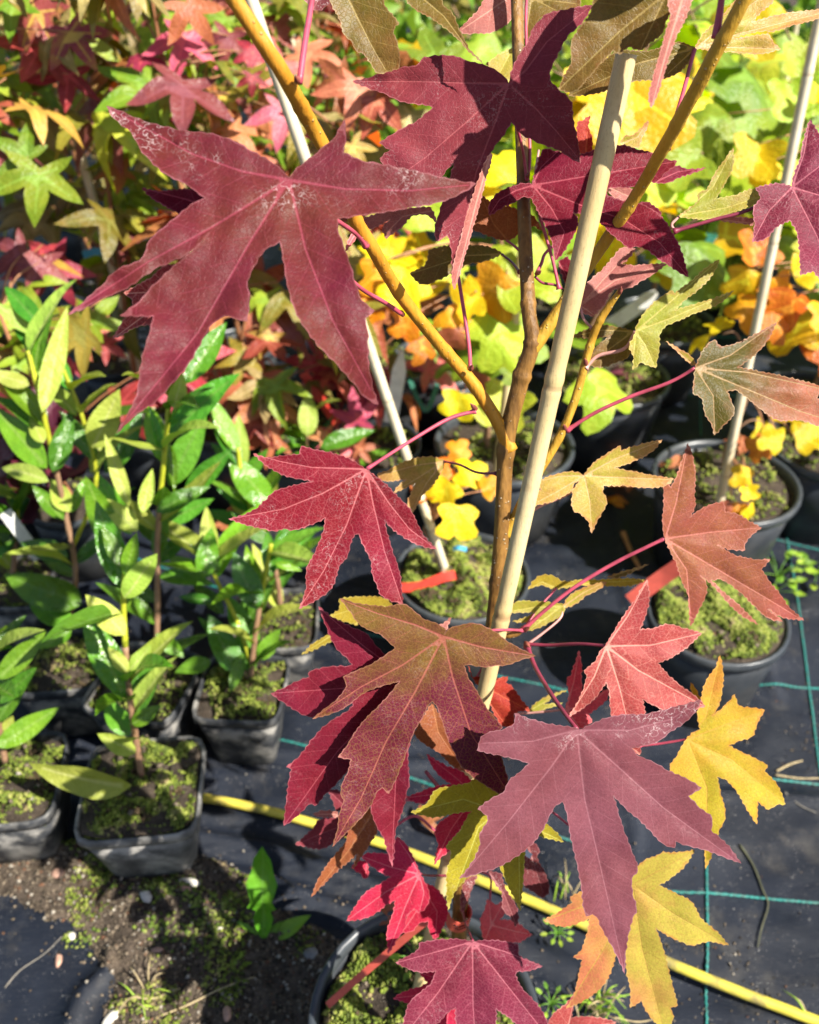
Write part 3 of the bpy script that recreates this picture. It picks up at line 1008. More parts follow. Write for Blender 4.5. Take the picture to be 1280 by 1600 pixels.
# ---- leaves, upper part of the tree
L1 = [(166, 165), (201, 179), (235, 192), (272, 201), (306, 206), (340, 211), (367, 221), (394, 236), (421, 251), (441, 266), (452, 277), (459, 268), (477, 252), (496, 238), (512, 224), (525, 212), (538, 186), (541, 212), (537, 238), (566, 251), (591, 255), (623, 262), (655, 268), (687, 276), (719, 283), (745, 287), (719, 303), (687, 316), (639, 325), (591, 333), (553, 338), (528, 342), (528, 357), (537, 383), (548, 415), (556, 443), (566, 469), (586, 485), (572, 497), (575, 517), (575, 542), (577, 574), (582, 603), (592, 632), (572, 622), (553, 599), (528, 571), (502, 545), (477, 513), (461, 485), (451, 453), (445, 421), (440, 389), (437, 378), (414, 391), (397, 417), (387, 440), (390, 467), (387, 502), (367, 498), (350, 494), (333, 506), (320, 525), (309, 545), (293, 572), (269, 599), (245, 626), (215, 646), (181, 678), (198, 650), (213, 619), (218, 585), (225, 548), (235, 515), (239, 494), (187, 493), (218, 471), (232, 454), (252, 434), (279, 410), (306, 388), (327, 364), (299, 392), (266, 410), (242, 420), (218, 437), (191, 454), (158, 467), (134, 481), (104, 492), (131, 471), (158, 447), (185, 420), (218, 407), (228, 390), (235, 373), (255, 356), (279, 336), (306, 315), (320, 309), (306, 299), (296, 292), (279, 282), (259, 272), (235, 251), (218, 231), (205, 207), (178, 185)]
hero_leaf(W0, L1, [[(452, 281), (380, 268), (300, 240), (168, 167)], [(452, 281), (330, 356), (230, 410), (108, 490)], [(452, 281), (390, 380), (310, 520), (183, 675)], [(452, 281), (478, 390), (520, 500), (590, 628)], [(452, 281), (540, 295), (640, 298), (742, 288)]],
          .395, 'plum', 'largest plum leaf, flecked white, spread over the orange branch', g=(.004, -.006), curl=-.006, fold=.06, tooth=1.6, wave=.007, bend=lambda x, y: .012 * np.clip((x - 560) / 180, 0, 1) ** 2,
          pet=[(572, 384, .487), (552, 362, .47), (505, 330, .435), (452, 281, .396)], petr=(.0013, .0010))
hero_leaf(Z1, [(390, 425), (480, 440), (600, 430), (690, 440), (800, 500), (760, 600), (620, 590), (555, 542), (480, 500), (420, 460)], [[(760, 540), (600, 480), (400, 428)]], .405, 'wine', 'small wine leaf lobe peeping from under the largest plum leaf')
hero_leaf(Z1, [(305, 912), (360, 880), (425, 845), (520, 780), (640, 840), (640, 960), (500, 1040), (440, 1060), (380, 1065), (255, 1125), (290, 1060), (345, 985), (345, 945)], [[(620, 900), (450, 980), (265, 1118)], [(620, 900), (310, 914)]], .43, 'coral', 'speckled salmon leaf tucked beneath the largest plum leaf')
L2 = [(38, 427), (120, 410), (200, 380), (290, 355), (370, 345), (400, 310), (450, 295), (550, 292), (620, 310), (660, 325), (740, 345), (800, 375), (838, 405), (858, 437), (866, 400), (882, 350), (920, 280), (960, 220), (985, 150), (1020, 110), (1060, 72), (1150, 52), (1300, 25), (1262, 95), (1215, 150), (1170, 188), (1140, 240), (1100, 320), (1080, 370), (1077, 420), (1120, 470), (1170, 510), (1195, 560), (1195, 610), (1210, 680), (1225, 760), (1237, 858), (1180, 830), (1120, 790), (1050, 765), (990, 740), (930, 710), (895, 672), (872, 645), (845, 690), (800, 752), (765, 802), (745, 880), (725, 960), (710, 1040), (690, 1110), (660, 1190), (640, 1270), (615, 1340), (600, 1410), (582, 1470), (570, 1522), (560, 1470), (560, 1400), (560, 1330), (545, 1260), (535, 1240), (510, 1255), (475, 1270), (470, 1200), (490, 1130), (510, 1060), (540, 1000), (552, 930), (570, 862), (530, 895), (490, 945), (400, 960), (230, 965), (215, 900), (180, 832), (235, 788), (175, 753), (240, 710), (300, 675), (370, 640), (430, 590), (457, 566), (440, 556), (350, 545), (270, 525), (200, 490), (120, 465)]
hero_leaf(Z3, L2, [[(858, 440), (640, 437), (400, 428), (60, 427)], [(858, 440), (640, 640), (420, 830), (240, 955)], [(858, 440), (790, 640), (690, 900), (625, 1180), (573, 1500)], [(858, 440), (1000, 570), (1110, 690), (1232, 840)], [(858, 440), (950, 370), (1060, 220), (1280, 40)]],
          .5, 'plum2', 'plum leaf in half shade with one lobe folded up to a pink edge', g=(-.002, .004), curl=.004, fold=.1,
          pet=[(823, 282, .563), (818, 240, .555), (806, 190, .53), (795, 131, .502)], petr=(.0011, .0009),
          bend=lambda x, y: .018 * np.clip((y - 200) / 230, 0, 1) * np.clip((x - 690) / 60, -1, 1))
# the pink edge of the folded lobe
hero_leaf(Z3, [(765, 802), (772, 830), (745, 920), (722, 1010), (700, 1100), (672, 1190), (652, 1270), (628, 1345), (612, 1410), (592, 1470), (570, 1525), (560, 1470), (563, 1420), (580, 1340), (605, 1260), (625, 1180), (650, 1090), (680, 1000), (705, 930), (735, 850)], [[(765, 810), (690, 1060), (572, 1515)]], .487, 'dusty', 'pink underside edge of the folded plum lobe', tooth=1.3, g=(.03, 0))
L3 = [(290, 452), (312, 370), (340, 280), (362, 256), (420, 270), (540, 290), (620, 270), (700, 250), (790, 236), (870, 260), (960, 280), (1000, 300), (1050, 320), (1096, 325), (1085, 350), (1020, 400), (1000, 430), (980, 445), (910, 440), (850, 470), (780, 472), (715, 478), (705, 500), (720, 522), (780, 540), (860, 555), (930, 580), (990, 620), (1030, 660), (1060, 710), (1090, 760), (1120, 830), (1150, 930), (1160, 970), (1100, 940), (1040, 900), (980, 860), (930, 820), (870, 800), (840, 812), (790, 780), (740, 740), (700, 700), (665, 668), (610, 645), (560, 622), (520, 612), (545, 650), (540, 690), (520, 740), (490, 790), (460, 840), (418, 878), (410, 830), (400, 770), (380, 720), (350, 660), (305, 570), (280, 530), (230, 530), (180, 560), (130, 582), (90, 607), (53, 630), (50, 570), (80, 520), (130, 485), (200, 460), (240, 448)]
hero_leaf(Z4, L3, [[(295, 460), (340, 360), (430, 275)], [(295, 460), (620, 405), (900, 360), (1090, 328)], [(295, 460), (560, 570), (800, 650), (1000, 780), (1155, 965)], [(295, 460), (400, 590), (470, 720), (422, 870)], [(295, 460), (200, 490), (110, 540), (55, 622)]],
          .548, 'wine', 'wine red leaf passing behind the top of the bamboo cane', g=(-.004, -.006), curl=0, fold=.12, wave=.003,
          pet=[(874, 452, .569), (862, 400, .565), (846, 345, .56), (833, 290, .549)], petr=(.0012, .0009))
hero_leaf(Z3, [(720, 1030), (760, 1060), (830, 1080), (900, 1100), (960, 1120), (1000, 1150), (1035, 1215), (990, 1190), (950, 1200), (900, 1240), (850, 1265), (780, 1250), (700, 1220), (655, 1200), (670, 1150), (690, 1090)], [[(850, 1262), (780, 1180), (720, 1040)]], .585, 'brown', 'orange-brown leaf back crossing the trunk', g=(.0, .01), pet=[(820, 400, .575), (808, 388, .58), (792, 375, .585)])
hero_leaf(Z4, [(975, 445), (1000, 405), (1080, 352), (1150, 370), (1257, 364), (1180, 395), (1100, 420), (1040, 447)], [[(980, 440), (1100, 385), (1250, 366)]], .56, 'wine', None)
hero_leaf(Z4, [(715, 470), (830, 475), (870, 500), (885, 545), (860, 560), (780, 540), (725, 510)], [[(725, 475), (880, 545)]], .575, 'dusty')
hero_leaf(Z4, [(885, 560), (930, 552), (1010, 610), (1000, 640), (930, 590)], [[(885, 560), (1005, 620)]], .57, 'wine')
hero_leaf(Z4, [(790, 808), (865, 812), (832, 860), (790, 900), (870, 905), (940, 900), (1042, 893), (970, 950), (900, 990), (830, 1030), (740, 1042), (722, 1062), (700, 1112), (630, 1192), (560, 1160), (535, 1130), (560, 1060), (610, 990), (680, 930), (740, 860)], [[(560, 1130), (690, 980), (840, 822)], [(560, 1130), (750, 990), (1030, 896)], [(560, 1130), (632, 1180)]], .585, 'dusty', 'dusty pink leaf back beside the cane under the wine red leaf', g=(.0, -.006), pet=[(925, 513, .573), (912, 498, .578), (905, 478, .585)], petmat=M_PETPALE)
hero_leaf(Z4, [(540, 112), (580, 95), (612, 72), (604, 140), (625, 200), (620, 275), (560, 290), (540, 200)], [[(590, 270), (605, 80)]], .57, 'ember')
hero_leaf(Z4, [(780, 232), (800, 190), (850, 182), (900, 140), (932, 98), (936, 125), (905, 190), (880, 255), (840, 250)], [[(800, 225), (880, 190), (932, 102)]], .575, 'tan', 'curled tan leaf tip behind the cane', wave=.006)
hero_leaf(Z4, [(435, 885), (490, 855), (520, 950), (470, 1005)], [[(440, 890), (490, 980)]], .59, 'wine')
hero_leaf(Z3, [(338, 1440), (420, 1390), (440, 1312), (560, 1290), (680, 1290), (760, 1300), (825, 1335), (740, 1372), (640, 1392), (560, 1440), (490, 1472), (405, 1497)], [[(825, 1337), (640, 1345), (345, 1440)], [(825, 1337), (560, 1440)]], .6, 'olive', 'dull olive leaf in shade below the folded plum lobe', pet=[(812, 425, .575), (800, 410, .59), (785, 397, .6)], petmat=M_PETDARK)
hero_leaf(Z2, [(530, 600), (640, 562), (770, 547), (860, 545), (890, 622), (830, 582), (760, 592), (720, 640), (660, 682), (640, 702), (620, 650), (655, 605), (560, 652), (525, 640)], [[(880, 560), (720, 590), (630, 680)]], .55, 'dusty', 'curled brown-pink leaf under the tip of the largest leaf', wave=.008)
hero_leaf(Z2, [(500, 640), (520, 660), (490, 700), (437, 762), (455, 700)], [[(505, 650), (440, 755)]], .5, 'rose')
# top edge of the picture
hero_leaf(Y5, [(30, -60), (310, -60), (322, 20), (350, 60), (397, 112), (370, 152), (390, 222), (400, 312), (396, 342), (330, 362), (290, 367), (250, 312), (220, 272), (180, 252), (160, 212), (120, 172), (100, 102), (62, 30)], [[(120, -55), (190, 90), (250, 210), (335, 360)]], .47, 'olive', 'hanging olive leaf with a stout pale midrib at the top edge', g=(.004, .004), fold=.16)
hero_leaf(Y5, [(-120, -60), (20, -60), (60, 0), (20, 40), (-20, 52), (-60, 20)], [[(20, -50), (-30, 40)]], .52, 'dry')
hero_leaf(Y5, [(390, -50), (600, -50), (622, 30), (662, 62), (680, 102), (700, 152), (730, 212), (742, 240), (780, 278), (822, 322), (735, 248), (700, 205), (640, 152), (560, 92), (470, 42)], [[(480, -40), (620, 80), (735, 235)]], .49, 'olive', None, g=(-.004, .0))
hero_leaf(Y5, [(695, 150), (740, 102), (790, 52), (820, 0), (835, -50), (1000, -50), (960, 90), (945, 112), (860, 162), (780, 166), (722, 170)], [[(970, -30), (840, 60), (702, 152)]], .585, 'dusty', None, g=(.01, .0))
hero_leaf(Y5, [(1005, -60), (1310, -60), (1300, 40), (1200, 62), (1100, 92), (1050, 182), (1018, 192), (1010, 80)], [[(1060, -10), (1180, 50)], [(1060, -10), (1030, 185)], [(1060, -10), (1300, 20)]], .60, 'olive', None)
hero_leaf(Y5, [(828, 322), (880, 282), (960, 238), (1010, 300), (960, 380), (942, 412), (900, 372)], [[(960, 250), (900, 365)]], .61, 'pale')
hero_leaf(Y6, [(230, -40), (400, -60), (585, -50), (577, 40), (552, 100), (530, 165), (480, 202), (425, 240), (372, 225), (330, 262), (300, 242), (240, 302), (180, 372), (110, 440), (40, 425), (60, 372), (100, 292), (100, 202), (140, 132), (190, 62)], [[(560, -40), (330, 150), (45, 422)], [(560, -40), (430, 236)]], .425, 'olive', 'large olive leaf underside in front of the cut top of the cane', g=(-.004, .004), wave=.004)
hero_leaf(Y6, [(560, 0), (590, -50), (690, -50), (652, 70), (602, 172), (562, 282), (532, 382), (502, 472), (482, 514), (468, 470), (488, 372), (520, 262), (550, 152), (572, 75)], [[(640, -40), (560, 220), (484, 505)]], .415, 'dusty', 'pale pink lobe hanging edge-on by the top of the cane', g=(.02, .004))
hero_leaf(Y6, [(85, 458), (160, 382), (250, 292), (330, 242), (470, 242), (600, 200), (692, 228), (662, 292), (600, 352), (520, 377), (400, 387), (280, 427), (180, 452)], [[(690, 230), (420, 300), (95, 452)], [(690, 230), (560, 350)], [(690, 230), (610, 205)]], .505, 'olive', 'tan leaf back lit below the olive underside', g=(.0, .008),
          pet=[(1042, 232, .485), (1066, 150, .49), (1090, 75, .505)], petr=(.0014, .001))
hero_leaf(Y6, [(690, 228), (720, 172), (780, 112), (830, 62), (880, 0), (900, -50), (1080, -50), (1062, 5), (1000, 62), (960, 105), (1080, 72), (1180, 55), (1300, 45), (1285, 82), (1150, 122), (1050, 152), (870, 182), (1000, 152), (1035, 150), (1062, 202), (1098, 233), (1000, 257), (860, 247), (760, 240)], [[(695, 230), (860, 90), (1030, -30)], [(695, 230), (900, 160), (1290, 62)], [(695, 230), (880, 225), (1090, 233)]], .478, 'tan', 'tan-pink leaf back high on the ochre branch', g=(.006, .004), wave=.004)
tube('petiole', [P(468, 130, .397), P(476, 70, .4), P(486, 10, .405), P(495, -60, .41)], [.0015, .0013], M_PET, tree, n=16, sides=8)
tube('petiole', [P(1118, 60, .427), P(1124, 25, .424), P(1130, -20, .42), P(1138, -70, .415)], [.0022, .0016, .0014], M_PET, tree, n=16, sides=8)
tube('petiole', [P(823, 285, .565), P(828, 240, .565), P(824, 120, .57), P(822, 20, .575), P(828, -50, .58)], [.0011, .0010], M_PET, tree, n=22, sides=8)
tube('petiole', [P(834, 290, .567), P(838, 260, .57), P(842, 235, .575)], [.0008, .0008], M_PETPALE, tree, n=10, sides=6)
tube('petiole', [P(735, 577, .575), P(733, 540, .58), P(724, 480, .585), P(714, 420, .59), P(705, 380, .6)], [.0014, .0011], M_PET, tree, n=20, sides=8)
tube('petiole', [P(630, 492, .54), P(600, 472, .52), P(566, 452, .50), P(530, 420, .48)], [.0014, .0011], M_PET, tree, n=16, sides=8)
tube('petiole', [P(838, 428, .571), P(846, 412, .575), P(852, 396, .578), P(870, 380, .58)], [.0012, .0009], M_PET, tree, n=16, sides=8)
tube('petiole', [P(836, 432, .571), P(848, 442, .574), P(866, 445, .578), P(880, 452, .582)], [.0010, .0008], M_PETDARK, tree, n=12, sides=6)


# ---- leaves beside the cane
L15 = [(762, 330), (770, 280), (800, 202), (818, 112), (846, 18), (900, 100), (950, 152), (1060, 150), (1000, 250), (1060, 352), (1150, 432), (1050, 482), (965, 505), (1000, 650), (965, 805), (900, 762), (860, 722), (803, 742), (798, 640), (785, 540), (752, 487), (690, 520), (640, 572), (580, 588), (590, 510), (585, 430), (617, 378), (594, 335), (700, 315)]
hero_leaf(Y3, L15, [[(765, 333), (820, 180), (846, 25)], [(765, 333), (900, 230), (1050, 155)], [(765, 333), (960, 390), (1140, 432)], [(765, 333), (880, 560), (960, 795)], [(765, 333), (660, 440), (583, 582)]], .53, 'mulberry', 'mulberry leaf cut by the picture edge in front of the pale cane', g=(-.003, -.003), curl=-.004,
          pet=[(1052, 362, .55), (1110, 345, .545), (1170, 328, .54), (1240, 292, .531)], petmat=M_PETDARK, petr=(.0013, .0010))
hero_leaf(Y3, [(240, 466), (300, 420), (325, 400), (330, 360), (370, 342), (400, 280), (450, 210), (491, 150), (491, 230), (462, 300), (410, 387), (500, 370), (590, 340), (650, 372), (580, 417), (480, 452), (380, 480), (260, 474)], [[(245, 465), (400, 330), (490, 158)], [(245, 465), (450, 430), (640, 372)]], .555, 'pale', 'pale green leaf with two long lobes under the mulberry leaf', pet=[(1052, 358, .558), (1050, 350, .557), (1063, 337, .556)], petmat=M_PETPALE, wave=.004)
hero_leaf(Y3, [(400, 480), (500, 470), (590, 480), (585, 510), (520, 500), (440, 490)], [[(405, 482), (580, 500)]], .575, 'dusty')
L17 = [(738, 405), (746, 370), (790, 300), (850, 240), (937, 184), (950, 202), (1040, 132), (1120, 62), (1191, 17), (1162, 90), (1080, 180), (1000, 242), (953, 292), (1050, 262), (1150, 232), (1272, 188), (1180, 262), (1050, 312), (960, 352), (902, 378), (870, 422), (866, 490), (855, 560), (846, 606), (780, 580), (765, 576), (723, 617), (725, 540), (703, 490), (725, 440)]
hero_leaf(Y4, L17, [[(740, 405), (900, 270), (1185, 25)], [(740, 405), (930, 335), (1262, 192)], [(740, 405), (790, 480), (845, 600)], [(740, 405), (730, 520), (724, 610)]], .565, 'pale', 'pale yellow-green leaf reaching up between cane and olive leaf', g=(.004, .002), wave=.003,
          pet=[(915, 575, .582), (935, 556, .58), (975, 545, .574), (994, 517, .566)], petmat=M_PETPALE, petr=(.0013, .001))
hero_leaf(Y4, [(725, 405), (640, 385), (540, 375), (383, 436), (500, 446), (605, 430), (560, 460), (500, 522), (488, 592), (560, 602), (620, 580), (702, 540), (722, 470)], [[(725, 408), (560, 400), (390, 436)], [(725, 408), (600, 500), (495, 588)]], .585, 'olive', 'shaded lobes of the pale yellow-green leaf, shade put into the colour', wave=.003)  # same leaf as above; its shade is painted in by the darker material
L16 = [(316, 1170), (340, 1110), (370, 1062), (406, 1038), (437, 1070), (520, 1050), (600, 1010), (692, 958), (650, 1042), (600, 1102), (515, 1167), (620, 1187), (740, 1212), (889, 1252), (1010, 1290), (960, 1315), (889, 1288), (880, 1310), (920, 1335), (1010, 1380), (1100, 1465), (960, 1450), (889, 1440), (800, 1412), (700, 1412), (620, 1362), (560, 1312), (500, 1272), (463, 1281), (490, 1340), (497, 1378), (452, 1432), (405, 1482), (390, 1430), (360, 1380), (345, 1312), (303, 1287), (310, 1222)]
hero_leaf(Y3, L16, [[(318, 1170), (480, 1110), (685, 965)], [(318, 1170), (560, 1190), (1000, 1288)], [(318, 1170), (560, 1270), (800, 1370), (1090, 1460)], [(318, 1170), (400, 1300), (406, 1475)]], .56, 'bronze', 'olive and pink leaf on a long pink stalk', g=(.004, -.004), fold=.14,
          pet=[(885, 673, .597), (930, 645, .588), (985, 620, .58), (1045, 598, .57), (1087, 575, .561)], petr=(.0014, .0011))
hero_leaf(Y3, [(178, 1046), (240, 1080), (300, 1120), (322, 1162), (290, 1150), (230, 1092)], [[(316, 1165), (185, 1050)]], .565, 'tan')
L18 = [(457, 1187), (500, 1130), (580, 1070), (657, 1024), (660, 1052), (760, 1020), (882, 993), (820, 1062), (720, 1112), (623, 1146), (700, 1160), (800, 1180), (946, 1205), (900, 1242), (800, 1252), (680, 1242), (565, 1242), (560, 1272), (582, 1322), (560, 1382), (530, 1432), (501, 1498), (480, 1432), (440, 1392), (400, 1372), (395, 1302), (402, 1240), (432, 1212), (390, 1268), (300, 1322), (220, 1342), (140, 1365), (190, 1305), (225, 1262), (200, 1222), (290, 1185), (380, 1165), (440, 1174)]
hero_leaf(Y4, L18, [[(460, 1187), (620, 1100), (875, 998)], [(460, 1187), (600, 1195), (940, 1207)], [(460, 1187), (490, 1320), (501, 1490)], [(460, 1187), (320, 1270), (150, 1360)], [(460, 1187), (330, 1190), (215, 1218)]], .6, 'tan', 'tan-yellow leaf with thin lobes beside the lower cane', g=(.002, .002), wave=.004,
          pet=[(821, 804, .617), (850, 788, .614), (890, 770, .607), (913, 743, .601)], petmat=M_PETPALE, petr=(.0012, .001))
L9 = [(545, 488), (535, 420), (540, 340), (540, 260), (530, 193), (575, 247), (600, 200), (627, 120), (656, 36), (682, 120), (691, 200), (686, 280), (690, 340), (663, 392), (720, 350), (780, 325), (826, 318), (835, 366), (890, 375), (940, 405), (1007, 440), (960, 476), (928, 516), (928, 548), (860, 545), (796, 524), (880, 571), (980, 592), (1048, 590), (1006, 640), (1040, 692), (1090, 752), (1140, 822), (1208, 882), (1100, 865), (1038, 830), (1108, 887), (1040, 871), (970, 812), (910, 752), (860, 712), (812, 686), (768, 690), (820, 742), (880, 792), (992, 902), (930, 872), (850, 802), (790, 732), (735, 682), (715, 668), (742, 702), (742, 760), (712, 822), (669, 910), (661, 840), (655, 760), (625, 690), (600, 610), (572, 555)]
hero_leaf(Z8, L9, [[(548, 492), (600, 320), (655, 45)], [(548, 492), (760, 462), (1000, 440)], [(548, 492), (800, 640), (1020, 770), (1200, 880)], [(548, 492), (650, 640), (672, 900)]], .605, 'rust', 'rust-coloured leaf on a long pink stalk above the mossy pot', g=(.003, .0), curl=.003,
          pet=[(818, 984, .642), (850, 955, .636), (900, 916, .628), (960, 880, .62), (1010, 855, .61), (1040, 841, .606)], petr=(.0015, .0012))
L8 = [(263, 1002), (300, 940), (350, 860), (400, 790), (440, 720), (461, 686), (472, 760), (460, 840), (428, 926), (490, 920), (560, 900), (640, 920), (723, 942), (660, 1002), (590, 1052), (513, 1086), (560, 1140), (620, 1192), (700, 1250), (740, 1290), (660, 1312), (570, 1318), (510, 1295), (440, 1260), (450, 1330), (420, 1410), (380, 1440), (310, 1390), (287, 1300), (282, 1222), (265, 1178), (230, 1232), (180, 1282), (85, 1343), (130, 1272), (160, 1202), (172, 1142), (160, 1120), (210, 1080), (242, 1022)]
hero_leaf(Z8, L8, [[(268, 1004), (370, 860), (460, 695)], [(268, 1004), (480, 1000), (715, 944)], [(268, 1004), (420, 1120), (730, 1288)], [(268, 1004), (330, 1200), (385, 1430)], [(268, 1004), (210, 1150), (92, 1338)]], .60, 'coral', 'coral red leaf on a level stalk behind the mauve leaf', g=(.002, -.004), curl=.004, fold=.16,
          pet=[(820, 1006, .642), (860, 1008, .632), (905, 1006, .615), (948, 1009, .601)], petmat=M_PETDARK, petr=(.0013, .0011))
hero_leaf(Y7, [(872, 606), (887, 680), (887, 780), (900, 850), (960, 880), (1052, 836), (1047, 890), (1000, 942), (935, 992), (952, 1042), (880, 1082), (810, 1030), (788, 960), (812, 880), (798, 780), (820, 760), (846, 690)], [[(795, 965), (840, 800), (873, 612)], [(795, 965), (920, 940), (1048, 842)], [(795, 965), (875, 1075)]], .635, 'rose', 'rose pink leaf half hidden under the coral leaf', pet=[(770, 1118, .66), (815, 1115, .65), (850, 1112, .642), (885, 1109, .636)], petmat=M_PETPALE)
hero_leaf(Y7, [(413, 377), (460, 345), (490, 312), (600, 308), (720, 318), (778, 325), (782, 372), (760, 397), (700, 432), (620, 472), (553, 492), (590, 440), (468, 432), (560, 400), (610, 372), (500, 377)], [[(775, 335), (600, 345), (420, 375)], [(775, 335), (660, 420), (475, 432)], [(775, 335), (560, 488)]], .65, 'pale', 'pale green leaf seen edge-on by the lower stalks', wave=.004,
          pet=[(820, 1010, .643), (850, 988, .645), (876, 965, .648), (880, 946, .65)], petmat=M_PETPALE)
hero_leaf(Y7, [(778, 345), (800, 290), (870, 240), (950, 210), (1040, 188), (1000, 232), (920, 272), (838, 332)], [[(785, 335), (900, 255), (1030, 192)]], .655, 'tan')
hero_leaf(Y7, [(562, 237), (600, 180), (650, 150), (720, 155), (770, 187), (900, 178), (1000, 178), (1150, 170), (1285, 178), (1200, 212), (1060, 216), (900, 212), (780, 227), (720, 232), (640, 210)], [[(735, 228), (650, 190), (570, 232)], [(735, 228), (950, 195), (1270, 182)]], .66, 'yellow', 'thin yellow-brown leaf seen from its edge', wave=.004, pet=[(818, 984, .644), (838, 955, .65), (870, 920, .66)])
hero_leaf(Y7, [(1040, 165), (1100, 140), (1180, 118), (1300, 80), (1200, 130), (1120, 165)], [[(1045, 163), (1290, 84)]], .66, 'olive')
# ---- the group at half height
L4 = [(188, 163), (260, 185), (340, 175), (432, 165), (440, 123), (500, 140), (580, 155), (650, 175), (700, 195), (750, 225), (787, 247), (830, 280), (880, 320), (920, 360), (980, 420), (1022, 470), (1050, 530), (1090, 600), (1153, 668), (1080, 652), (1010, 622), (960, 592), (920, 560), (879, 514), (890, 570), (910, 640), (930, 700), (950, 760), (965, 830), (971, 900), (977, 953), (930, 945), (895, 930), (860, 910), (840, 860), (815, 800), (810, 740), (795, 702), (775, 660), (755, 620), (743, 588), (723, 592), (700, 640), (685, 700), (640, 760), (620, 830), (590, 882), (540, 922), (490, 952), (427, 980), (450, 930), (467, 860), (465, 800), (475, 750), (510, 690), (540, 620), (560, 560), (567, 504), (530, 522), (470, 547), (400, 567), (350, 560), (300, 573), (240, 560), (170, 545), (57, 507), (130, 490), (200, 455), (250, 410), (290, 370), (350, 345), (430, 325), (503, 309), (430, 298), (380, 288), (310, 260), (240, 215)]
hero_leaf(Z5, L4, [[(785, 245), (500, 237), (330, 205), (195, 167)], [(785, 245), (560, 370), (350, 455), (65, 508)], [(785, 245), (680, 540), (560, 780), (432, 977)], [(785, 245), (820, 430), (880, 680), (972, 948)], [(785, 245), (900, 420), (1010, 560), (1148, 664)]],
          .575, 'crimson', 'crimson leaf on a pink stalk hanging from the fork', g=(.002, .006), curl=-.004, fold=.13, wave=.003,
          pet=[(743, 642, .589), (700, 655, .586), (640, 690, .58), (577, 731, .576)], petr=(.0014, .0011))
hero_leaf(Z5, [(1197, 200), (1110, 180), (1000, 200), (900, 250), (838, 275), (868, 307), (992, 299), (960, 325), (925, 370), (1000, 340), (1042, 318), (1010, 390), (1000, 425), (1028, 475), (1080, 382), (1132, 330), (1192, 232)], [[(1192, 205), (1050, 225), (850, 278)], [(1192, 205), (1060, 290), (930, 366)], [(1192, 205), (1100, 320), (1025, 465)]], .665, 'tan', 'tan leaf banded by the shadows of trunk and cane', pet=[(776, 740, .615), (745, 738, .63), (718, 726, .65), (694, 720, .664)], petmat=M_PETDARK)
L6 = [(255, 80), (320, 130), (420, 180), (470, 200), (510, 250), (560, 300), (640, 330), (700, 380), (720, 480), (700, 600), (662, 740), (668, 880), (655, 930), (640, 1000), (605, 1100), (600, 1180), (590, 1267), (570, 1200), (550, 1130), (520, 1080), (493, 1000), (500, 940), (520, 850), (500, 760), (440, 780), (388, 828), (340, 882), (290, 930), (240, 987), (225, 978), (200, 990), (150, 1040), (98, 1078), (110, 960), (120, 870), (133, 822), (108, 810), (160, 770), (230, 680), (300, 610), (380, 560), (412, 530), (405, 508), (360, 520), (260, 572), (210, 582), (150, 552), (90, 512), (38, 475), (100, 450), (160, 420), (212, 400), (214, 375), (290, 355), (390, 350), (408, 343), (380, 310), (330, 260), (290, 170)]
hero_leaf(Z6, L6, [[(650, 400), (460, 260), (260, 88)], [(650, 400), (375, 452), (45, 474)], [(650, 400), (560, 510), (340, 740), (102, 1072)], [(650, 400), (610, 800), (589, 1258)]], .6, 'wine', 'dark red leaf spread out under the turning olive leaf', g=(.0, .003), curl=.002, fold=.1)
L5 = [(353, 43), (430, 65), (500, 75), (570, 80), (640, 68), (690, 100), (740, 140), (800, 160), (837, 187), (828, 206), (850, 180), (900, 165), (960, 155), (1010, 170), (1060, 195), (1110, 235), (1170, 270), (1243, 306), (1180, 322), (1120, 345), (1060, 350), (1000, 356), (940, 345), (918, 350), (935, 400), (960, 440), (990, 490), (1020, 540), (1060, 590), (1093, 632), (1066, 655), (1085, 700), (1090, 770), (1110, 840), (1130, 910), (1157, 988), (1110, 962), (1060, 922), (1000, 885), (950, 850), (900, 800), (870, 740), (842, 680), (820, 610), (790, 530), (773, 513), (750, 540), (720, 600), (690, 650), (662, 720), (650, 762), (622, 830), (600, 882), (576, 933), (545, 905), (525, 920), (490, 990), (430, 1062), (380, 1112), (317, 1174), (340, 1100), (350, 1020), (370, 960), (355, 930), (365, 880), (390, 830), (402, 777), (343, 766), (380, 720), (410, 670), (460, 600), (510, 550), (560, 500), (600, 450), (624, 420), (550, 440), (490, 460), (440, 490), (390, 530), (330, 562), (226, 592), (290, 540), (340, 500), (382, 440), (366, 400), (430, 370), (500, 340), (560, 300), (602, 270), (598, 262), (570, 237), (540, 210), (490, 190), (440, 160), (410, 120), (380, 80)]
hero_leaf(Z6, L5, [[(825, 217), (700, 165), (520, 110), (360, 50)], [(825, 217), (640, 345), (450, 445), (232, 588)], [(825, 217), (700, 460), (560, 700), (450, 950), (322, 1168)], [(825, 217), (865, 400), (950, 660), (1152, 982)], [(825, 217), (1000, 265), (1235, 305)]],
          .58, 'turning', 'leaf turning from olive to plum with a net of pale veins', g=(.002, .004), curl=-.004, fold=.08, tooth=1.0,
          pet=[(816, 985, .641), (790, 984, .625), (755, 986, .6), (697, 992, .582)])
hero_leaf(Z6, [(770, 520), (820, 600), (852, 700), (900, 800), (922, 832), (870, 810), (800, 742), (730, 700), (688, 660), (720, 600)], [[(775, 530), (800, 650), (915, 825)]], .64, 'brown', 'orange-brown leaf showing under the turning leaf')
hero_leaf(Z6, [(305, 125), (350, 90), (350, 45), (450, 35), (560, 45), (600, 90), (520, 100), (440, 105), (435, 165), (380, 150)], [[(560, 80), (420, 90), (310, 125)]], .68, 'yellow', 'yellow-olive leaf between the crimson and the turning leaf')
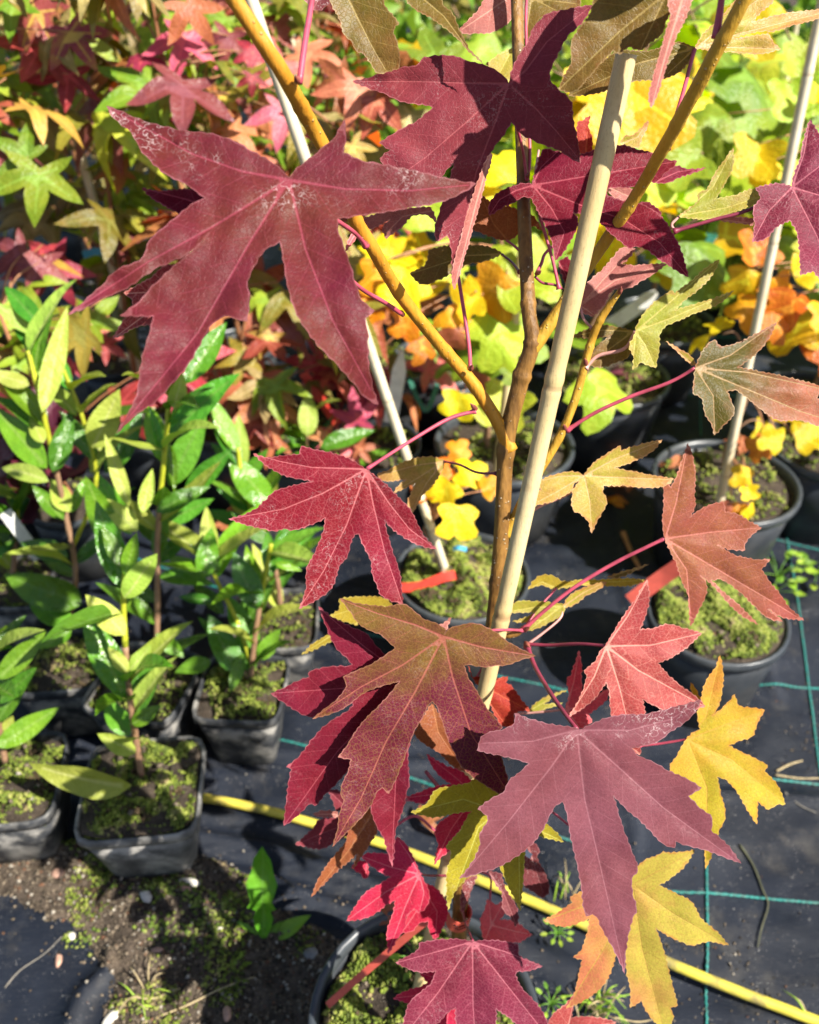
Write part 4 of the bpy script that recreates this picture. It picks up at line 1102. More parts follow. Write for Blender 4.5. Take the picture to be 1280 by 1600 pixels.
hero_leaf(Z6, [(178, 300), (230, 250), (300, 208), (330, 230), (260, 265)], [[(310, 215), (182, 298)]], .69, 'yellow')
hero_leaf(Y7, [(198, 698), (230, 770), (300, 765), (380, 775), (442, 763), (430, 800), (470, 830), (520, 900), (578, 972), (520, 975), (480, 987), (478, 1062), (418, 1068), (370, 1010), (330, 920), (290, 850), (238, 790)], [[(240, 790), (350, 800), (438, 768)], [(240, 790), (400, 880), (570, 970)], [(240, 790), (330, 920), (430, 1062)]], .655, 'ember', 'ember red leaf beside the tip of the turning leaf', wave=.004, pet=[(760, 1020, .66), (755, 1040, .66), (742, 1064, .656)])
hero_leaf(Y7, [(560, 975), (640, 905), (720, 870), (800, 845), (700, 900), (660, 935), (775, 922), (690, 955), (600, 980)], [[(565, 975), (790, 848)]], .7, 'pale')
L7 = [(515, 203), (420, 190), (350, 170), (277, 145), (277, 185), (235, 210), (150, 235), (120, 300), (220, 322), (300, 342), (337, 356), (300, 390), (255, 425), (230, 475), (180, 500), (123, 545), (163, 573), (165, 592), (130, 660), (135, 690), (105, 760), (47, 835), (130, 812), (200, 790), (270, 752), (340, 700), (390, 640), (420, 580), (450, 530), (477, 514), (495, 560), (505, 620), (520, 700), (540, 780), (555, 860), (566, 960), (575, 992), (602, 983), (620, 995), (640, 1040), (680, 1110), (710, 1170), (737, 1232), (740, 1150), (755, 1060), (770, 1000), (787, 962), (770, 900), (768, 832), (792, 800), (770, 730), (740, 650), (710, 560), (690, 488), (740, 542), (800, 592), (850, 642), (900, 692), (946, 707), (950, 680), (1010, 700), (1070, 715), (1140, 740), (1223, 772), (1180, 710), (1130, 660), (1098, 632), (1102, 582), (1050, 540), (1003, 490), (1058, 455), (1000, 420), (920, 385), (860, 350), (795, 323), (765, 290), (820, 280), (880, 260), (930, 220), (980, 190), (1022, 150), (1057, 88), (980, 110), (900, 130), (820, 150), (740, 150), (660, 165), (600, 190), (548, 212)]
hero_leaf(Z7, L7, [[(538, 215), (350, 262), (130, 270)], [(538, 215), (430, 370), (250, 600), (55, 830)], [(538, 215), (570, 500), (640, 800), (736, 1225)], [(538, 215), (690, 350), (900, 540), (1215, 770)], [(538, 215), (760, 215), (930, 170), (1050, 95)]],
          .55, 'mauve', 'broad mauve leaf with white splashes, the lowest large one', g=(.001, .003), curl=-.006, fold=.07, wave=.003,
          pet=[(824, 1010, .642), (838, 1045, .62), (865, 1090, .585), (901, 1140, .552)], petmat=M_PETDARK, petr=(.0017, .0013))
hero_leaf(Z7, [(770, 300), (763, 288), (800, 285), (806, 300), (798, 320)], [[(800, 315), (768, 290)]], .56, 'coral')
L10 = [(658, 393), (690, 362), (716, 350), (705, 290), (720, 230), (740, 150), (780, 92), (801, 38), (814, 110), (809, 190), (790, 260), (768, 293), (800, 270), (840, 230), (863, 202), (880, 250), (940, 260), (990, 270), (960, 322), (935, 382), (880, 400), (838, 421), (900, 452), (960, 480), (1002, 502), (990, 530), (1040, 582), (1078, 668), (1040, 672), (1006, 692), (960, 658), (956, 754), (910, 682), (870, 612), (820, 562), (788, 553), (802, 620), (822, 702), (818, 742), (800, 772), (770, 872), (739, 944), (735, 872), (720, 780), (690, 682), (640, 602), (588, 520), (620, 460)]
hero_leaf(Y1, L10, [[(662, 395), (740, 300), (800, 48)], [(662, 395), (800, 340), (985, 272)], [(662, 395), (850, 480), (1070, 664)], [(662, 395), (745, 600), (741, 935)]], .62, 'gold', 'golden yellow leaf right under the coral leaf', g=(.003, -.003), fold=.12,
          pet=[(1000, 1165, .635), (1030, 1162, .63), (1074, 1156, .621)])
hero_leaf(Y1, [(675, 153), (700, 182), (714, 226), (690, 240), (680, 200)], [[(695, 235), (678, 160)]], .64, 'gold')
L11 = [(692, 863), (640, 870), (570, 873), (560, 866), (545, 880), (480, 907), (440, 942), (400, 980), (300, 1000), (215, 1037), (165, 1060), (175, 1085), (110, 1130), (52, 1160), (130, 1187), (200, 1172), (247, 1155), (240, 1200), (210, 1290), (178, 1317), (217, 1330), (200, 1402), (180, 1482), (148, 1534), (220, 1502), (300, 1442), (340, 1372), (360, 1300), (400, 1300), (405, 1382), (420, 1450), (420, 1532), (466, 1500), (500, 1562), (562, 1632), (602, 1580), (590, 1532), (622, 1520), (600, 1440), (580, 1362), (560, 1282), (529, 1194), (600, 1237), (640, 1252), (680, 1267), (750, 1250), (838, 1267), (780, 1202), (720, 1152), (680, 1082), (620, 1050), (543, 1012), (600, 975), (650, 932)]
hero_leaf(Y1, L11, [[(430, 1010), (560, 940), (685, 868)], [(430, 1010), (600, 1130), (830, 1263)], [(430, 1010), (470, 1280), (560, 1620)], [(430, 1010), (320, 1260), (154, 1528)], [(430, 1010), (250, 1090), (60, 1160)]], .625, 'blush', 'yellow leaf with blushing lobes near the hose, below the mauve leaf', g=(.0, .003), fold=.1)
# ---- low leaves round the base
L12 = [(832, 930), (760, 920), (690, 920), (630, 925), (558, 940), (556, 970), (500, 1005), (442, 1036), (500, 1065), (560, 1085), (642, 1080), (620, 1140), (560, 1190), (510, 1240), (490, 1302), (470, 1400), (430, 1470), (560, 1422), (640, 1352), (700, 1290), (741, 1263), (745, 1342), (780, 1450), (850, 1560), (930, 1442), (945, 1342), (946, 1268), (1010, 1312), (1080, 1372), (1230, 1440), (1192, 1312), (1140, 1232), (1080, 1172), (1042, 1100), (1050, 1084), (1100, 1080), (1178, 1054), (1120, 1030), (1060, 1000), (1057, 947), (980, 930), (900, 925)]
hero_leaf(Y2, L12, [[(828, 932), (640, 985), (450, 1036)], [(828, 932), (660, 1180), (440, 1460)], [(828, 932), (830, 1250), (850, 1545)], [(828, 932), (1000, 1150), (1220, 1430)], [(828, 932), (1000, 985), (1170, 1054)]], .63, 'mulberry', 'mulberry leaf at the bottom edge over the mossy pot', g=(.001, .003), curl=-.004, fold=.15,
          pet=[(722, 1420, .72), (726, 1438, .70), (732, 1455, .66), (739, 1471, .631)], petmat=M_PETDARK)
hero_leaf(Y2, [(565, 592), (540, 530), (510, 470), (490, 440), (448, 408), (430, 440), (430, 500), (400, 492), (350, 490), (290, 494), (273, 510), (330, 560), (380, 592), (418, 611), (370, 640), (290, 690), (250, 742), (197, 828), (280, 817), (340, 792), (400, 746), (441, 728), (430, 790), (400, 882), (406, 995), (450, 922), (490, 862), (500, 800), (535, 768), (560, 792), (600, 752), (612, 700), (592, 640)], [[(562, 595), (510, 500), (450, 415)], [(562, 595), (420, 560), (280, 508)], [(562, 595), (400, 680), (202, 824)], [(562, 595), (490, 760), (406, 985)], [(562, 595), (585, 690), (562, 785)]], .665, 'pink', 'hot pink star leaf above the coral strip', g=(.002, .002), fold=.16,
          pet=[(718, 1368, .735), (695, 1368, .72), (670, 1368, .69), (656, 1366, .666)], petmat=M_PETDARK)
hero_leaf(Y2, [(590, 640), (650, 670), (690, 722), (702, 800), (672, 872), (640, 928), (612, 882), (605, 830), (560, 842), (520, 882), (475, 884), (510, 792), (540, 768), (600, 740)], [[(600, 700), (650, 780), (642, 915)], [(600, 700), (480, 880)]], .685, 'pink', 'second pink leaf just behind the star leaf')
hero_leaf(Y2, [(518, 286), (600, 240), (642, 175), (720, 155), (800, 140), (852, 113), (930, 170), (1000, 230), (1100, 280), (1190, 340), (1240, 380), (1284, 434), (1220, 420), (1160, 405), (1100, 402), (1092, 450), (1087, 520), (1082, 600), (1066, 780), (1030, 702), (1000, 642), (965, 562), (930, 480), (905, 440), (866, 450), (840, 540), (790, 622), (740, 682), (704, 775), (698, 680), (700, 580), (720, 490), (693, 455), (760, 382), (800, 310), (824, 278), (740, 290), (640, 311), (580, 300)], [[(960, 280), (780, 220), (525, 285)], [(960, 280), (860, 360), (720, 740)], [(960, 280), (1060, 500), (1065, 770)], [(960, 280), (1150, 370), (1278, 430)]], .605, 'lime', 'olive-lime leaf peeping out under the mauve leaf', g=(.0, .002))
hero_leaf(Y2, [(595, -5), (690, 50), (770, 80), (830, 140), (870, 230), (830, 290), (800, 332), (715, 440), (722, 470), (680, 502), (632, 548), (655, 440), (640, 400), (650, 350), (700, 310), (740, 260), (700, 222), (640, 210), (570, 242), (492, 214), (560, 185), (640, 157), (722, 145), (650, 90)], [[(840, 200), (740, 110), (600, 0)], [(840, 200), (680, 190), (500, 213)], [(840, 200), (720, 370), (638, 540)]], .64, 'pink', 'bright pink leaf under the olive-lime one')
hero_leaf(Y2, [(905, 580), (970, 590), (990, 662), (1040, 742), (1057, 800), (1046, 860), (1010, 802), (980, 772), (975, 692), (940, 642)], [[(915, 588), (985, 690), (1046, 850)]], .66, 'dry', 'withered maroon leaf hanging below the mauve leaf', wave=.008)
hero_leaf(Y2, [(1080, 480), (1132, 438), (1162, 470), (1150, 512), (1190, 590), (1210, 680), (1175, 715), (1130, 682), (1080, 640)], [[(1110, 460), (1140, 560), (1185, 705)]], .69, 'dry', 'crumpled dry maroon leaf by the pale blue bit', wave=.01)
hero_leaf(Y2, [(770, 690), (800, 620), (850, 600), (820, 680), (790, 760), (772, 790)], [[(840, 605), (780, 770)]], .70, 'dry')
hero_leaf(Y2, [(903, 718), (885, 780), (866, 832), (875, 890), (888, 932), (960, 926), (1050, 937), (1124, 896), (1080, 860), (1040, 832), (962, 820), (990, 790), (982, 730), (940, 747)], [[(920, 850), (910, 722)], [(920, 850), (985, 735)], [(920, 850), (1040, 880), (1118, 896)], [(920, 850), (890, 925)]], .72, 'rose', 'small rose leaf by the hose under the withered leaf', pet=[(745, 1360, .73), (766, 1370, .728), (766, 1405, .724), (767, 1445, .721)])
hero_leaf(Y2, [(563, 1090), (640, 1060), (760, 1090), (780, 1200), (743, 1275), (747, 1350), (655, 1350), (560, 1280), (500, 1240), (428, 1215), (490, 1180), (572, 1155), (602, 1135)], [[(720, 1140), (560, 1200), (432, 1215)], [(720, 1140), (570, 1090)], [(720, 1140), (700, 1340)]], .67, 'pink', 'crimson pink leaf beneath the bottom mulberry leaf')
hero_leaf(Z6, [(222, 1402), (260, 1310), (330, 1210), (380, 1150), (400, 1080), (470, 1000), (505, 1000), (524, 1090), (500, 1142), (460, 1202), (412, 1277), (432, 1205), (330, 1292), (270, 1352)], [[(500, 1020), (400, 1180), (228, 1395)]], .665, 'brown', 'dark leaf with an orange folded edge over the hose', g=(.006, 0), fold=.25)
hero_leaf(Z6, [(150, 1162), (230, 1090), (260, 1050), (345, 1038), (420, 1030), (440, 1090), (330, 1150), (270, 1182)], [[(420, 1060), (300, 1100), (160, 1160)]], .69, 'plum2', 'dusty maroon leaf lying over the yellow hose')
hero_leaf(Z6, [(300, 915), (350, 918), (400, 980), (340, 1015), (318, 960)], [[(380, 990), (305, 920)]], .7, 'plum2')
hero_leaf(Z6, [(228, 1025), (280, 1008), (345, 1015), (345, 1035), (270, 1038)], [[(340, 1025), (235, 1025)]], .68, 'dusty')
hero_leaf(Z6, [(405, 1270), (430, 1240), (480, 1240), (482, 1312), (465, 1318), (440, 1290)], [[(475, 1250), (470, 1310)]], .72, 'pink')
hero_leaf(Y1, [(192, 1460), (150, 1512), (90, 1562), (50, 1650), (300, 1700), (330, 1620), (362, 1590), (270, 1570), (168, 1572), (182, 1520)], [[(150, 1640), (190, 1470)], [(150, 1640), (355, 1592)]], .655, 'coral', 'coral leaf tip rising from the bottom edge', g=(0, .01))
hero_leaf(Z6, [(860, 130), (800, 165), (740, 140), (770, 150), (835, 190)], [[(850, 150), (750, 142)]], .6, 'dusty')
for a, b in (([(738, 1245, .704), (705, 1265, .69), (640, 1250, .68), (625, 1262, .68)], .0010), ([(735, 1260, .71), (690, 1300, .70), (650, 1275, .69), (615, 1292, .69)], .0013), ([(742, 1215, .7), (790, 1230, .67), (850, 1260, .65), (890, 1290, .63)], .001)):
    tube('petiole', [P(*q) for q in a], [b, b * .8], M_PET, tree, n=18, sides=7)

# ------------------------------------------------------------------ canes
def cane_mat(name, c1, c2, dark):
    N = NT(name)
    co = N.co()
    mp = N.n('ShaderNodeMapping'); mp.inputs['Scale'].default_value = (1, 1, .03); N.l(co, mp.inputs[0])
    st = N.noise(mp.outputs[0], 700, 3)
    bg = N.noise(co, 14, 3)
    col = N.mix(N.ramp(bg, .35, .68), c1, c2)
    col = N.mix(N.ramp(st, .55, .8, 0, .35), col, dark)
    sp = N.math('MULTIPLY', N.ramp(N.noise(co, 600, 2), .69, .74), .5)
    col = N.mix(sp, col, (.25, .14, .06))
    stn = N.math('MULTIPLY', N.ramp(N.noise(co, 32, 5, .7), .52, .7), .5)
    col = N.mix(stn, col, dark)
    scr = N.n('ShaderNodeMapping'); scr.inputs['Scale'].default_value = (1, 1, .012); N.l(co, scr.inputs[0])
    col = N.mix(N.ramp(N.noise(scr.outputs[0], 1500, 2), .6, .72, 0, .4), col, tuple(x * .55 for x in dark))
    ring = N.ramp(N.attr('ring'), .25, .8, 0, .6)
    col = N.mix(ring, col, (.33, .2, .1))
    return N.bsdf(col, .42, .45, N.bump(st, .25, .0008))


M_CANE = cane_mat('bamboo', (.54, .40, .18), (.62, .50, .27), (.36, .22, .10))
M_CANE2 = cane_mat('bleached_bamboo', (.62, .53, .36), (.72, .64, .47), (.4, .3, .18))


def cane(pts, rad, nodes, label, mat, group=None, hollow=True, n=120):
    """a cut bamboo cane with swollen nodes and a hollow end"""
    c = [Vector(p) for p in pts]
    org = c[-1]
    t = thing('bamboo_cane', org, label, 'cane', group)
    def rf(tt, an):
        k = 1.0
        for q in nodes:
            d = tt - q
            k += .07 * math.exp(-((d) / .0042) ** 2) + .06 * math.exp(-((d - .011) / .004) ** 2) - .05 * math.exp(-((d - .0058) / .002) ** 2) - .03 * math.exp(-((d + .012) / .008) ** 2)
        return k
    v, f, u = tube_data(c, rad, n, 18, False, rf, org)
    m = len(v)
    # the cut end: wall, then a shallow bore
    sides = 18
    top = [v[i] for i in range(sides)]
    cen = sum(top, Vector()) / sides
    ax = (c[0] - c[1]).normalized()
    for k, (s, dz) in enumerate(((.55, 0), (.5, -.012), (0.02, -.0125))):
        for q in top: v.append(cen + (q - cen) * s + ax * dz)
        a0 = 0 if k == 0 else m + (k - 1) * sides
        b0 = m + k * sides
        for s2 in range(sides): f.append((a0 + s2, b0 + s2, b0 + (s2 + 1) % sides, a0 + (s2 + 1) % sides))
        u += [0] * sides
    me = mesh('cane_stick', v, f)
    ring = [max([math.exp(-((x - q - .006) / .0022) ** 2) for q in nodes] + [0]) for x in u]
    fattr(me, 'ring', ring)
    link('cane_stick', me, mat, t, org)
    return t


A0, A1 = P(979, 84, .468), G(641, 1588, .165) + Vector((0, 0, -.03))
seg = [A0.lerp(A1, i / 10) for i in range(11)]


def t_at_y(y):
    lo, hi = 0., 1.
    for _ in range(40):
        m = (lo + hi) / 2
        q = A0.lerp(A1, m) - CAMP
        py = 800 - FPX * q.dot(UPV) / q.dot(FWD)
        if py < y: lo = m
        else: hi = m
    return lo


cane(seg, [.0057, .0062], [t_at_y(592), t_at_y(952), t_at_y(1330)], 'thick bamboo cane staking the red-leaved sapling', M_CANE, n=420)
c0, c1 = P(372, -60, .80), P(694, 885, 1.26)
cane([c0.lerp(c1, i / 6) for i in range(7)], [.0062, .0062], [.30, .62, .9], 'pale slanting bamboo cane behind the largest plum leaf', M_CANE2, n=200)
c0, c1 = P(1290, -20, 1.02), P(1122, 800, 1.42)
cane([c0.lerp(c1, i / 6) for i in range(7)], [.0064, .0066], [.12, .40, .66, .9], 'weathered bamboo cane passing under the mulberry leaf', M_CANE2, n=200)
c0, c1 = P(818, 380, 1.2), P(776, 745, 1.45)
cane([c0.lerp(c1, i / 4) for i in range(5)], [.0068, .007], [.45], 'ochre cane half hidden behind the forked trunk', M_CANE, n=120)
c0, c1 = P(52, -30, 1.28), P(236, 640, 1.66)
cane([c0.lerp(c1, i / 5) for i in range(6)], [.0068, .0068], [.2, .52, .8], 'bleached cane among the olive and red leaves', M_CANE2, n=140)
c0, c1 = P(452, -20, 1.75), P(470, 330, 1.95)
cane([c0.lerp(c1, i / 5) for i in range(6)], [.0062, .0062], [.4, .8], 'short white cane standing behind the pink leaves', M_CANE2, n=80)
c0, c1 = P(272, 60, 1.9), P(300, 420, 2.1)
cane([c0.lerp(c1, i / 5) for i in range(6)], [.006, .006], [.4, .8], 'thin straw-coloured cane above the largest plum leaf', M_CANE, n=80)
c0, c1 = P(1248, 20, 2.0), P(1196, 300, 2.2)
cane([c0.lerp(c1, i / 5) for i in range(6)], [.006, .006], [.5], 'far grey cane beside the feathery grass', M_CANE2, n=60)

# ------------------------------------------------------------------ strips, tags and tapes
M_CORAL = plain_mat('coral_plastic', (.72, .13, .09), .4, .5, .1, 80, .2, .05)
M_TAPE = plain_mat('red_tape', (.62, .05, .03), .4, .5, .15, 80, .15, .05)
M_VERM = plain_mat('vermilion_plastic', (.85, .14, .01), .4, .5, .1, 80, .2, .05)
M_WHITE = plain_mat('white_plastic', (.78, .78, .76), .4, .5, .06, 80, .1, .05, (.3, .28, .24), .35)
M_BLUE = plain_mat('blue_clip', (.05, .30, .48), .4, .5, .1, 80)
M_INK = plain_mat('ink', (.02, .01, .012), .6, .2)


def strip(name, label, cat, pts, w, mat, th=.0005, wdir=None, taper=None, parent=None, group=None):
    """a flat plastic strip with real thickness that follows pts"""
    c, par = catmull(pts, 24)
    org = Vector(c[0])
    vs_, fs = [], []
    for i, p in enumerate(c):
        tan = (c[min(i + 1, len(c) - 1)] - c[max(i - 1, 0)]).normalized()
        wd = Vector(wdir) if wdir else (p - CAMP).normalized().cross(tan)
        wd = (wd - tan * wd.dot(tan)).normalized()
        nn = tan.cross(wd)
        k = w / 2 * (taper(par[i]) if taper else 1)
        for a, b in ((-1, -1), (1, -1), (1, 1), (-1, 1)): vs_.append(p + wd * a * k + nn * b * th - org)
    m = len(c)
    for i in range(m - 1):
        for s in range(4): fs.append((i * 4 + s, i * 4 + (s + 1) % 4, (i + 1) * 4 + (s + 1) % 4, (i + 1) * 4 + s))
    fs += [(3, 2, 1, 0), (m * 4 - 4, m * 4 - 3, m * 4 - 2, m * 4 - 1)]
    o = link(name, mesh(name, vs_, fs, False), mat, parent, org)
    if label: tag(o, label, cat, group)
    return o


# coral label looped round the trunk foot, with its long tail
lab = thing('plant_label', P(716, 1440, .745), 'coral strip label looped round the trunk foot, its tail over the moss', 'plant label')
strip('label_tail', None, None, [P(512, 1571, .80), P(560, 1528, .785), P(612, 1484, .765), P(660, 1444, .745), P(690, 1425, .735)], .0062, M_CORAL, parent=lab)
tc = P(717, 1432, .744)
loop = []
for i in range(13):
    a = math.pi * (1.0 + 1.25 * i / 12)
    loop.append(tc + Vector((math.cos(a) * .0095, math.sin(a) * .0095, 0)))
strip('label_loop', None, None, loop, .0135, M_CORAL, wdir=(.15, .1, 1), parent=lab)
for k, dz in enumerate((.0028, -.001)):
    q = [tc + Vector((math.cos(a) * .0102, math.sin(a) * .0102, dz + .0008 * math.sin(a * 9))) for a in [math.pi * (1.35 + .35 * i / 6) for i in range(7)]]
    tube('ink_mark', q, [.0004, .0004], M_INK, lab, n=14, sides=5)

strip('plant_label', 'red strip label stuck in the mossy pot under the rust-coloured leaf', 'plant label', [P(1062, 884, 1.16), P(1030, 906, 1.18), P(985, 940, 1.2)], .021, M_CORAL)
strip('red_tape', 'red tape lying across the moss at the foot of the yellow-leaved stem', 'tape', [P(622, 918, 1.26), P(655, 916, 1.255), P(690, 903, 1.25), P(712, 898, 1.25)], .0135, M_TAPE)
strip('plant_label', 'red strip leaning under the round pale leaf', 'plant label', [P(474, 582, 1.5), P(500, 622, 1.52), P(528, 664, 1.55)], .016, M_TAPE)
strip('plant_label', 'vermilion strip hanging between the two plum leaves', 'plant label', [P(574, 175, 1.3), P(580, 200, 1.3), P(588, 236, 1.32)], .019, M_VERM)
strip('plant_label', 'white plant tag standing upright in front of the dark pots', 'plant label', [P(629, 545, 1.42), P(622, 590, 1.43), P(610, 660, 1.46)], .023, M_WHITE, taper=lambda t: min(1, .12 + t * 2.2))
strip('plant_label', 'white plant tag tilted beside the pale green leaf', 'plant label', [P(1026, 456, 1.5), P(990, 484, 1.52), P(942, 516, 1.55)], .024, M_WHITE, taper=lambda t: min(1, .4 + t * 3))
strip('plant_label', 'white plant tag sunk among the glossy laurels', 'plant label', [P(8, 800, 1.2), P(32, 832, 1.23), P(62, 872, 1.27)], .017, M_WHITE)
strip('plant_label', 'white tag glimpsed behind the yellow laurel stem', 'plant label', [P(222, 640, 1.45), P(245, 660, 1.47), P(268, 680, 1.5)], .02, M_WHITE)
strip('plant_clip', 'pale blue clip on the bleached cane', 'clip', [P(132, 398, 1.47), P(150, 393, 1.46), P(172, 398, 1.47)], .012, M_BLUE, th=.004)
strip('plant_clip', 'light blue clip on the thin stem near the pale oval leaf', 'clip', [P(450, 588, 1.5), P(458, 583, 1.5), P(464, 578, 1.5)], .01, M_BLUE, th=.004)
strip('plant_clip', 'bright blue clip at the foot of the yellow-leaved stem', 'clip', [P(711, 857, 1.24), P(718, 856, 1.235), P(727, 858, 1.24)], .006, M_BLUE, th=.004)
strip('plant_clip', 'blue clip high on the stem with the two-toned leaf', 'clip', [P(48, 66, 1.4), P(58, 72, 1.4), P(70, 62, 1.4)], .014, M_BLUE, th=.005)
strip('plastic_scrap', 'small grey-blue scrap caught below the mauve leaf', 'scrap', [P(820, 1328, .68), P(824, 1334, .68), P(830, 1338, .68)], .004, plain_mat('grey_blue', (.3, .4, .5)))
strip('edging_rail', 'teal rail on the ground far behind the mulberry leaf', 'rail', [P(1092, 372, 2.1), P(1160, 380, 2.1), P(1230, 392, 2.1)], .022, plain_mat('teal_paint', (.10, .42, .36)), th=.01, wdir=(0, 0, 1))
strip('plastic_edging', 'dark green plastic edge beside the white tag', 'edging', [P(640, 590, 1.5), P(652, 622, 1.5), P(668, 640, 1.5), P(684, 600, 1.5)], .008, plain_mat('green_plastic', (.02, .12, .08)), th=.002)

# ------------------------------------------------------------------ leaf shapes for the plants further off
def template(name, out, veins, step, zf, tooth=0., seed=0):
    me = leaf_mesh(name, out, veins, step, tooth, lambda vv, best, tip, R: zf(vv[:, 0], vv[:, 1], best, tip), 1.0, lambda q, z: (q[0], q[1], z), 0., seed)
    # a thin stalk behind the blade
    nv = len(me.vertices)
    me.materials.append(None)
    return me


def star_outline(seed, lobes=5):
    r = random.Random(seed)
    if lobes == 5: ang = [90, 28, -32, 212, 152]; ln = [1, .92, .6, .6, .92]
    else: ang = [90, 20, 160]; ln = [1, .8, .8]
    ang = [a + r.uniform(-6, 6) for a in ang]; ln = [l * r.uniform(.88, 1.08) for l in ln]
    order = sorted(range(len(ang)), key=lambda i: -((ang[i] + 90) % 360))
    pts, veins = [], []
    pol = lambda a, l: (l * math.cos(math.radians(a)), l * math.sin(math.radians(a)))
    for k, i in enumerate(order):
        a, l = ang[i], ln[i]
        pts += [pol(a + 24, l * .46), pol(a + 11, l * .72), pol(a, l), pol(a - 11, l * .72), pol(a - 24, l * .46)]
        j = order[(k + 1) % len(order)]
        a2 = ang[j]
        df = (a - a2) % 360
        if df < 110: pts.append(pol(a - df / 2, .33))
        else: pts.append(pol(a - df / 2, .10))
        veins.append([(0, .02), pol(a, l * .97)])
    return pts, veins


STAR = []
for k in range(9):
    o, v = star_outline(20 + k, 5 if k != 5 else 3)
    a, b, c = (k % 3) * .16 - .12, .1 + .06 * (k % 2), (0, 0, 0, .1, .3, 0, .7, .2, .5)[k]; b += (.0, .0, .0, .0, .0, .0, .1, .5, .35)[k]
    STAR.append(template('leaf', o, v, .17, lambda x, y, best, tip, a=a, b=b, c=c: -a * tip ** 2 + b * best * 2 - .10 * np.abs(x) ** 2 + .06 * np.sin(x * 5 + y * 4) - c * tip ** 3, seed=k))
TUL_O = [(0, .0), (-.22, -.05), (-.44, .0), (-.58, .10), (-.54, .22), (-.40, .36), (-.44, .46), (-.56, .58), (-.54, .72), (-.36, .80), (-.16, .82), (0, .70), (.16, .82), (.36, .80), (.54, .72), (.56, .58), (.44, .46), (.40, .36), (.54, .22), (.58, .10), (.44, .0), (.22, -.05)]
TUL_V = [[(0, .02), (0, .6)], [(0, .02), (.5, .12)], [(0, .02), (-.5, .12)], [(0, .25), (.46, .66)], [(0, .25), (-.46, .66)]]
TULIP = [template('leaf', TUL_O, TUL_V, .14, lambda x, y, best, tip, a=a, b=b: a * np.abs(x) - b * tip ** 2 + .05 * np.sin(7 * x + 5 * y + a * 9), seed=k) for k, (a, b) in enumerate(((.25, .2), (.5, .05), (-.3, .25), (.1, .45)))]


def oval(w, tipk=.75, n=9):
    L = [(0, 0)]
    for i in range(1, n):
        t = i / n
        L.append((-w * math.sin(math.pi * t ** tipk) ** .85 * (1 - .15 * t), t))
    L.append((0, 1))
    return L + [(-x, y) for x, y in L[-2:0:-1]]


LAUR = [template('leaf', oval(.15, .82), [[(0, .02), (0, .97)]], .085, lambda x, y, best, tip, a=a, b=b, c=c: a * np.abs(x) - b * (y - .2) ** 2 + c * np.sin(y * 9) * np.abs(x) * 2, seed=k) for k, (a, b, c) in enumerate(((.35, .12, .05), (.55, .25, .08), (.2, -.1, .05), (.45, .4, .0)))]
LAURW = [template('leaf', oval(.205, .8), [[(0, .02), (0, .97)]], .1, lambda x, y, best, tip, a=a, b=b: a * np.abs(x) - b * y ** 2 + .03 * np.sin(y * 8 + x * 6), seed=k) for k, (a, b) in enumerate(((.25, .15), (-.2, .1)))]

FL = dict(
    olive=far_leaf_mat('far_olive_leaf', (.15, .15, .014), (.28, .21, .03)),
    green=far_leaf_mat('far_green_leaf', (.14, .25, .012), (.28, .35, .03)),
    twotone=far_leaf_mat('far_two_toned_leaf', (.50, .38, .04), (.30, .07, .06)),
    red=far_leaf_mat('far_red_leaf', (.44, .045, .05), (.30, .035, .05)),
    pink=far_leaf_mat('far_pink_leaf', (.66, .10, .13), (.60, .18, .16)),
    salmon=far_leaf_mat('far_salmon_leaf', (.52, .19, .09), (.44, .12, .06)),
    maroon=far_leaf_mat('far_maroon_leaf', (.17, .035, .05), (.27, .08, .06)),
    brick=far_leaf_mat('far_brick_leaf', (.30, .07, .035), (.38, .12, .05)),
    buff=far_leaf_mat('far_buff_leaf', (.40, .30, .12), (.24, .19, .05)),
    gold=far_leaf_mat('far_gold_leaf', (.50, .36, .05), (.44, .24, .05)),
    yellow=far_leaf_mat('tulip_yellow_leaf', (.78, .58, .010), (.72, .46, .010), .42),
    orange=far_leaf_mat('tulip_orange_leaf', (.72, .30, .01), (.60, .16, .012), .36),
    lime=far_leaf_mat('tulip_lime_leaf', (.38, .52, .03), (.56, .60, .06), .42),
    tgreen=far_leaf_mat('tulip_green_leaf', (.17, .30, .02), (.30, .40, .03), .4),
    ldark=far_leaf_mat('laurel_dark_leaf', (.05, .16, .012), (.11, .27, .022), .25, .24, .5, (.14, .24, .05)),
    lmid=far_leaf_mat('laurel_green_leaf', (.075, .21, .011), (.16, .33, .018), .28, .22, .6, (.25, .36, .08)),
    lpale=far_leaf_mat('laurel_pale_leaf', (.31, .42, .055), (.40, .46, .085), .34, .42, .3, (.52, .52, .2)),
    shrub=far_leaf_mat('shrub_leaf', (.06, .17, .012), (.18, .34, .03), .35),
    purple=far_leaf_mat('purple_leaf', (.07, .012, .022), (.13, .02, .035), .15),
)
M_STEM = plain_mat('green_yellow_stem', (.42, .44, .03), .4, .5, .2, 60, .1)
M_WOOD = bark_mat('brown_stem_bark', (.20, .11, .06), (.34, .2, .12), (.5, .42, .3), .4)
M_WOOD2 = bark_mat('reddish_stem_bark', (.26, .10, .05), (.36, .17, .07), (.5, .42, .3), .4)
M_STALK = plain_mat('far_leaf_stalk', (.42, .20, .10), .45, .4, .3, 60, .1)


